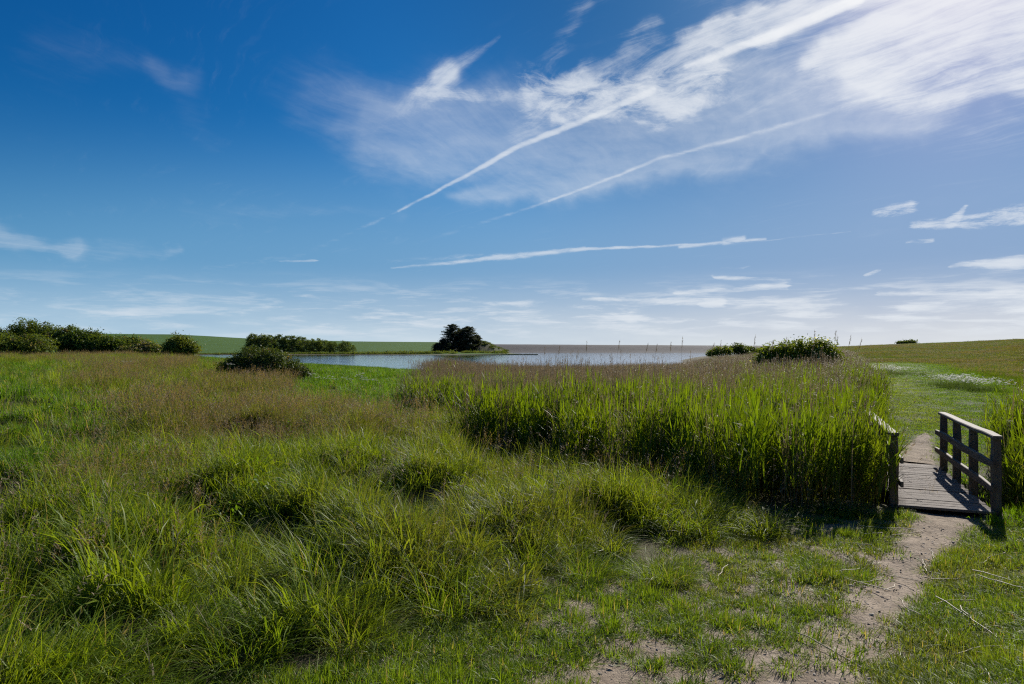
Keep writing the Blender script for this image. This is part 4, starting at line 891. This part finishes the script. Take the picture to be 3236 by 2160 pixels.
# ------------------------------------------------------------------ sky, sun, camera
def sky_world():
    w = bpy.data.worlds.new('World'); sc.world = w; w.use_nodes = True; nt = w.node_tree
    for n in list(nt.nodes): nt.nodes.remove(n)
    out = nt.nodes.new('ShaderNodeOutputWorld'); bg = nt.nodes.new('ShaderNodeBackground'); nt.links.new(bg.outputs[0], out.inputs[0])
    sk = N(nt, 'ShaderNodeTexSky', sky_type='NISHITA'); sk.sun_disc = False; sk.sun_elevation = SUN_EL; sk.sun_rotation = SUN_AZ
    sk.air_density = 1.0; sk.dust_density = .6; sk.ozone_density = 2.5; sk.altitude = 0
    hs = N(nt, 'ShaderNodeHueSaturation'); hs.inputs['Saturation'].default_value = SKY_SAT; hs.inputs['Hue'].default_value = .5; nt.links.new(sk.outputs[0], hs.inputs['Color'])
    tc = N(nt, 'ShaderNodeTexCoord'); d = tc.outputs['Generated']; sx = N(nt, 'ShaderNodeSeparateXYZ'); nt.links.new(d, sx.inputs[0]); x, y, z = sx.outputs
    az = mth(nt, 'ARCTAN2', x, y); el = mth(nt, 'ARCSINE', z)
    cb = N(nt, 'ShaderNodeCombineXYZ'); nt.links.new(az, cb.inputs[0]); nt.links.new(el, cb.inputs[1]); q0 = cb.outputs[0]
    # cloud-plane coordinates: direction cast onto a level sheet high above
    zz = mth(nt, 'ADD', mth(nt, 'MAXIMUM', z, 0.), .035); pl = N(nt, 'ShaderNodeCombineXYZ'); nt.links.new(mth(nt, 'DIVIDE', x, zz), pl.inputs[0]); nt.links.new(mth(nt, 'DIVIDE', y, zz), pl.inputs[1]); P = pl.outputs[0]
    def warp(v, sca, amp, seed):
        n = N(nt, 'ShaderNodeTexNoise'); n.inputs['Scale'].default_value = sca; n.inputs['Detail'].default_value = 5
        o = N(nt, 'ShaderNodeVectorMath', operation='ADD'); nt.links.new(v, o.inputs[0]); o.inputs[1].default_value = (seed, seed * .7, seed * .3); nt.links.new(o.outputs[0], n.inputs['Vector'])
        s = N(nt, 'ShaderNodeVectorMath', operation='SUBTRACT'); nt.links.new(n.outputs['Color'], s.inputs[0]); s.inputs[1].default_value = (.5, .5, .5)
        m = N(nt, 'ShaderNodeVectorMath', operation='MULTIPLY_ADD'); nt.links.new(s.outputs[0], m.inputs[0]); m.inputs[1].default_value = (amp, amp, 0); nt.links.new(v, m.inputs[2]); return m.outputs[0]
    qs = warp(q0, 30., .012, 3.)       # fine wobble for trails
    qb = warp(warp(q0, 4., .11, 1.), 14., .05, 7.)       # big billowing wobble for masses
    def ang(px, py):
        dx, dz = (px - CX) / F, (HY - py) / F; return (math.atan2(dx, 1), math.atan2(dz, math.hypot(1, dx)), 0)
    def cap(q, a, b, wa, wb, gain, pa=1., pb=1.):
        A, B = Vector(ang(*a)), Vector(ang(*b)); ba = B - A
        s = N(nt, 'ShaderNodeVectorMath', operation='SUBTRACT'); nt.links.new(q, s.inputs[0]); s.inputs[1].default_value = A
        dt = N(nt, 'ShaderNodeVectorMath', operation='DOT_PRODUCT'); nt.links.new(s.outputs[0], dt.inputs[0]); dt.inputs[1].default_value = ba / ba.length_squared
        t = mth(nt, 'ADD', dt.outputs['Value'], 0., clamp=True)
        pr = N(nt, 'ShaderNodeVectorMath', operation='SCALE'); pr.inputs[0].default_value = ba; nt.links.new(t, pr.inputs['Scale'])
        ds = N(nt, 'ShaderNodeVectorMath', operation='DISTANCE'); nt.links.new(s.outputs[0], ds.inputs[0]); nt.links.new(pr.outputs[0], ds.inputs[1])
        w_ = mth(nt, 'MULTIPLY_ADD', t, (wb - wa) / F, wa / F)
        v = mth(nt, 'SUBTRACT', 1., mth(nt, 'DIVIDE', ds.outputs['Value'], w_), clamp=True); v = ramp(nt, v, 0, 1)
        return mth(nt, 'MULTIPLY', v, mth(nt, 'MULTIPLY_ADD', t, gain * (pb - pa), gain * pa))
    def tot(l, op='ADD'):
        r = l[0]
        for v in l[1:]: r = mth(nt, op, r, v)
        return r
    def stretch(v, ang_, su, sv):
        m = N(nt, 'ShaderNodeMapping', vector_type='POINT'); m.inputs['Rotation'].default_value = (0, 0, ang_); nt.links.new(v, m.inputs[0])
        m2 = N(nt, 'ShaderNodeMapping', vector_type='POINT'); m2.inputs['Scale'].default_value = (su, sv, 1); nt.links.new(m.outputs[0], m2.inputs[0]); return m2.outputs[0]
    Pw = warp(warp(P, 1.1, .42, 11.), 5., .05, 2.)
    fib = noise(nt, stretch(Pw, rad(56), .7, 7.), 2.0, 10, .66, .15)         # long combed fibres
    fib2 = noise(nt, stretch(warp(P, 1.2, .5, 4.), rad(-66), .9, 6.), 1.9, 9, .64, .2)       # cross fibres
    crk = noise(nt, warp(P, 3., .30, 5.), 5., 10, .68, .3)                    # crinkled floccus
    soft = noise(nt, P, 1.6, 6, .6)
    hor = noise(nt, stretch(q0, 0, 9., 70.), 1., 9, .62, .3)
    big = noise(nt, stretch(q0, rad(0), 3.5, 18.), 1.6, 7, .6)
    qs = warp(q0, 26., .005, 3.)       # fine wobble for trails
    ql = warp(stretch(warp(stretch(q0, 0, 1., 9.), 9., .07, 2.), 0, 1., 1 / 9.), 60., .006, 8.)     # flattened wobble for low clouds
    def n0(v, k): return mth(nt, 'MULTIPLY', mth(nt, 'SUBTRACT', v, .5), k)
    def erode(m, terms, lo, hi, mx=1., fall=1.3):
        m = mth(nt, 'MINIMUM', m, mx); v = m
        for t_ in terms: v = mth(nt, 'ADD', v, t_)
        return mth(nt, 'MULTIPLY', ramp(nt, v, lo, hi), mth(nt, 'MULTIPLY', m, fall, clamp=True))
    streak = tot([cap(qb, (1650, 400), (2400, 60), 90, 90, .95, .55, 1.), cap(qb, (2300, 100), (2750, -70), 60, 80, .9), cap(qb, (2560, 200), (3300, -60), 50, 340, 1.1, .55, 1.1), cap(qb, (2750, 230), (3300, 90), 150, 220, .75),
                  cap(qb, (2350, 330), (2700, 200), 120, 150, .22), cap(qs, (1578, 108), (1390, 240), 14, 50, .75, .55, 1.), cap(qb, (1400, 250), (1180, 410), 80, 70, .62, 1., .45), cap(qb, (1860, 20), (1700, 250), 50, 70, .48, .8, .8),
                  cap(qb, (2080, 110), (1850, 230), 60, 60, .62), cap(qb, (3050, 60), (3300, -100), 280, 350, .6), cap(qb, (3400, -300), (2500, -500), 700, 700, .8)])
    patch = tot([cap(qb, (1660, 310), (2260, 270), 100, 150, .95), cap(qb, (1340, 300), (1560, 310), 60, 50, .6), cap(qb, (1800, 380), (2150, 340), 90, 100, .6)])
    veil = tot([cap(qb, (1180, 400), (2250, 420), 170, 340, .52, .6, 1.), cap(qb, (1350, 520), (1900, 480), 260, 200, .22), cap(qb, (1800, 560), (2900, 290), 150, 150, .42), cap(qb, (2300, 300), (3236, 180), 260, 240, .50), cap(qb, (1000, 330), (1500, 380), 220, 280, .34), cap(qb, (1500, 640), (2000, 500), 60, 100, .42),
                cap(qb, (150, 130), (560, 290), 110, 60, .18), cap(qb, (480, 260), (680, 470), 50, 50, .14), cap(qb, (-50, 700), (200, 760), 80, 50, .55), cap(qb, (200, 780), (560, 810), 50, 24, .32), cap(qb, (600, 690), (1300, 700), 40, 50, .20), cap(qb, (2750, 690), (3236, 640), 90, 90, .12)])
    trail = tot([cap(qs, (1258, 664), (1640, 458), 8, 15, .72, .55, 1.), cap(qs, (1640, 458), (2065, 282), 15, 19, .72, 1., .9), cap(qs, (1262, 662), (960, 805), 8, 16, .26, .9, .2), cap(qs, (960, 805), (640, 850), 14, 18, .12), cap(qs, (1735, 634), (2080, 500), 9, 12, .5, .9, .8), cap(qs, (2080, 500), (2780, 300), 12, 16, .45, .9, .5),
                 cap(qs, (1745, 630), (1240, 790), 9, 12, .3, 1., .05), cap(qs, (2170, 205), (2720, -10), 18, 27, .9, .5, 1.2), cap(qs, (1235, 846), (1560, 814), 6, 16, .55, .5, 1.), cap(qs, (1560, 814), (1850, 786), 18, 12, .55), cap(qs, (1850, 786), (2330, 762), 9, 6, .6, 1., .7),
                 cap(qs, (1225, 822), (1520, 808), 10, 18, .26, .4, 1.), cap(qs, (2150, 778), (2420, 752), 12, 9, .45), cap(qs, (2290, 764), (2350, 752), 20, 16, .5), cap(qs, (2330, 767), (2690, 729), 5, 3, .26, .8, .9)], 'MAXIMUM')
    lens = tot([cap(ql, (3000, 840), (3330, 812), 14, 46, 1.2, .6, 1.), cap(ql, (1840, 945), (2280, 955), 16, 26, .85), cap(ql, (2130, 925), (2480, 905), 18, 20, .8), cap(ql, (2270, 878), (2500, 886), 14, 16, .7), cap(ql, (2220, 965), (2650, 940), 16, 12, .5), cap(ql, (2760, 928), (3300, 935), 16, 36, .95), cap(ql, (2860, 965), (3300, 965), 26, 34, .6),
                cap(ql, (880, 828), (1000, 826), 9, 10, .5), cap(ql, (1130, 948), (1230, 948), 30, 28, .42), cap(ql, (780, 955), (920, 965), 34, 26, .40), cap(ql, (940, 935), (1010, 935), 14, 14, .4), cap(ql, (1500, 948), (1680, 955), 30, 28, .5), cap(ql, (0, 985), (430, 990), 34, 30, .36), cap(ql, (580, 960), (700, 962), 16, 14, .3), cap(ql, (2280, 845), (2360, 845), 9, 8, .4), cap(ql, (2550, 870), (2700, 872), 9, 8, .3), cap(ql, (1000, 1010), (2000, 1000), 40, 46, .4), cap(ql, (2000, 1010), (3236, 1000), 50, 56, .5)])
    puff = tot([cap(qs, (2770, 672), (2880, 652), 26, 34, .9), cap(qs, (2890, 712), (3260, 676), 22, 46, .8), cap(qs, (3010, 700), (3055, 650), 20, 12, .6), cap(qs, (2870, 764), (2950, 760), 12, 12, .6), cap(qs, (2735, 870), (2780, 854), 12, 14, .6)])
    haze = mth(nt, 'MULTIPLY', ramp(nt, el, rad(7.2), rad(-1.)), mth(nt, 'ADD', ramp(nt, az, rad(-36), rad(30), .86, 1.05), n0(big, .7)), clamp=True)
    strat = mth(nt, 'MULTIPLY', mth(nt, 'MULTIPLY', ramp(nt, el, rad(.3), rad(2.)), ramp(nt, el, rad(6.5), rad(2.6))), mth(nt, 'MULTIPLY', ramp(nt, mth(nt, 'ADD', hor, n0(big, .5)), .46, .72), ramp(nt, az, rad(-40), rad(10), .42, .95)))
    D = tot([strat, mth(nt, 'MULTIPLY', erode(streak, (n0(fib, 2.0), n0(crk, 1.4), n0(soft, 1.9)), .08, 1.65, 1.05, 1.0), 1.15), mth(nt, 'MULTIPLY', erode(patch, (n0(crk, 3.0), n0(fib2, .6)), .25, 1.7, .9), 1.25), mth(nt, 'MULTIPLY', erode(veil, (n0(fib2, .42), n0(crk, .22), n0(soft, .8)), .0, 1.15, .55, 1.5), .66),
             mth(nt, 'MULTIPLY', erode(trail, (n0(crk, 1.2), n0(fib, .4)), .0, 1.0, 1.2, 2.5), 1.0), mth(nt, 'MULTIPLY', erode(lens, (n0(hor, 3.2),), .25, 1.5, 1.2, 1.4), 1.15), mth(nt, 'MULTIPLY', erode(puff, (n0(crk, 2.6), n0(fib2, 1.)), .3, 1.3, 1., 2.), .8),
             mth(nt, 'MULTIPLY', mth(nt, 'MULTIPLY', ramp(nt, fib, .5, .75), ramp(nt, soft, .45, .7)), .05)])
    D = mth(nt, 'MULTIPLY', mth(nt, 'SUBTRACT', 1., mth(nt, 'POWER', 2.718, mth(nt, 'MULTIPLY', D, -1.25))), 1., clamp=True)
    # clouds shine brighter towards the sun
    sv = (math.sin(SUN_AZ) * math.cos(SUN_EL), math.cos(SUN_AZ) * math.cos(SUN_EL), math.sin(SUN_EL))
    dp = N(nt, 'ShaderNodeVectorMath', operation='DOT_PRODUCT'); nt.links.new(d, dp.inputs[0]); dp.inputs[1].default_value = sv
    glow = mth(nt, 'POWER', mth(nt, 'MAXIMUM', dp.outputs['Value'], 0.), 14.)
    cl = mixc(nt, glow, CLOUD, CLOUD_SUN)
    base = mixc(nt, 1., hs.outputs[0], SKY_GAIN, 'MULTIPLY')
    sr = N(nt, 'ShaderNodeSeparateColor'); nt.links.new(base, sr.inputs[0]); cr = N(nt, 'ShaderNodeCombineColor')     # deep polarised blue
    for i, (gm, k) in enumerate(((2.0, 1.25), (1.15, .70), (1.0, .745))):
        nt.links.new(mth(nt, 'MULTIPLY', mth(nt, 'POWER', mth(nt, 'MULTIPLY', sr.outputs[i], .1), gm), k * 10), cr.inputs[i])
    au = ramp(nt, dp.outputs['Value'], math.cos(rad(42)), math.cos(rad(14)))
    base = mixc(nt, 1., cr.outputs[0], mixc(nt, au, (1, 1, 1), (.42, .58, .655)), 'MULTIPLY')
    base = mixc(nt, mth(nt, 'MULTIPLY', ramp(nt, el, rad(19.), rad(4.), 0., .92), ramp(nt, mth(nt, 'ADD', az, mth(nt, 'MULTIPLY', el, -2.)), rad(-75), rad(-40), .35, 1.)), base, mixc(nt, ramp(nt, az, rad(-40), rad(36)), (1.4, 3.4, 5.7), (2.3, 3.75, 5.9)))
    base = mixc(nt, haze, base, mixc(nt, ramp(nt, az, rad(-40), rad(36)), (5.3, 6.8, 7.8), (6.9, 7.2, 7.55)))
    nt.links.new(mixc(nt, D, base, cl), bg.inputs[0]); bg.inputs[1].default_value = SKY_STR
    w.cycles.sampling_method = 'MANUAL'; w.cycles.sample_map_resolution = 512
SKY_SAT, SKY_GAIN, SKY_STR = 1.25, (.75, .86, 1.0), .079
CLOUD, CLOUD_SUN = (7.2, 7.7, 8.3), (9.6, 9.6, 9.6)
sky_world()
sun = bpy.data.lights.new('sun', 'SUN'); sun.energy = 4.8; sun.angle = rad(.53); sun.color = (1., .945, .86)
so = bpy.data.objects.new('sun', sun); col.objects.link(so)
sv = Vector((math.sin(SUN_AZ) * math.cos(SUN_EL), math.cos(SUN_AZ) * math.cos(SUN_EL), math.sin(SUN_EL)))
so.rotation_euler = (-sv).to_track_quat('-Z', 'Y').to_euler(); so.location = sv * 50
cam = bpy.data.cameras.new('camera'); cam.sensor_width = 36; cam.lens = F / 3236 * 36; cam.clip_start = .05; cam.clip_end = 30000
co = bpy.data.objects.new('camera', cam); col.objects.link(co); co.location = (0, 0, CH); co.rotation_euler = (rad(90) + math.atan((HY - 1080) / F), 0, 0)
sc.camera = co
sc.view_settings.view_transform = 'Standard'; sc.view_settings.look = 'None'; sc.view_settings.exposure = .38; sc.view_settings.gamma = 1
cy = sc.cycles; cy.max_bounces = 6; cy.diffuse_bounces = 3; cy.glossy_bounces = 2; cy.transmission_bounces = 3; cy.transparent_max_bounces = 4
cy.caustics_reflective = False; cy.caustics_refractive = False; cy.sample_clamp_indirect = 4.; cy.use_denoising = False; cy.filter_width = 1.2
cy.use_adaptive_sampling = True; cy.adaptive_threshold = .012; cy.adaptive_min_samples = 14
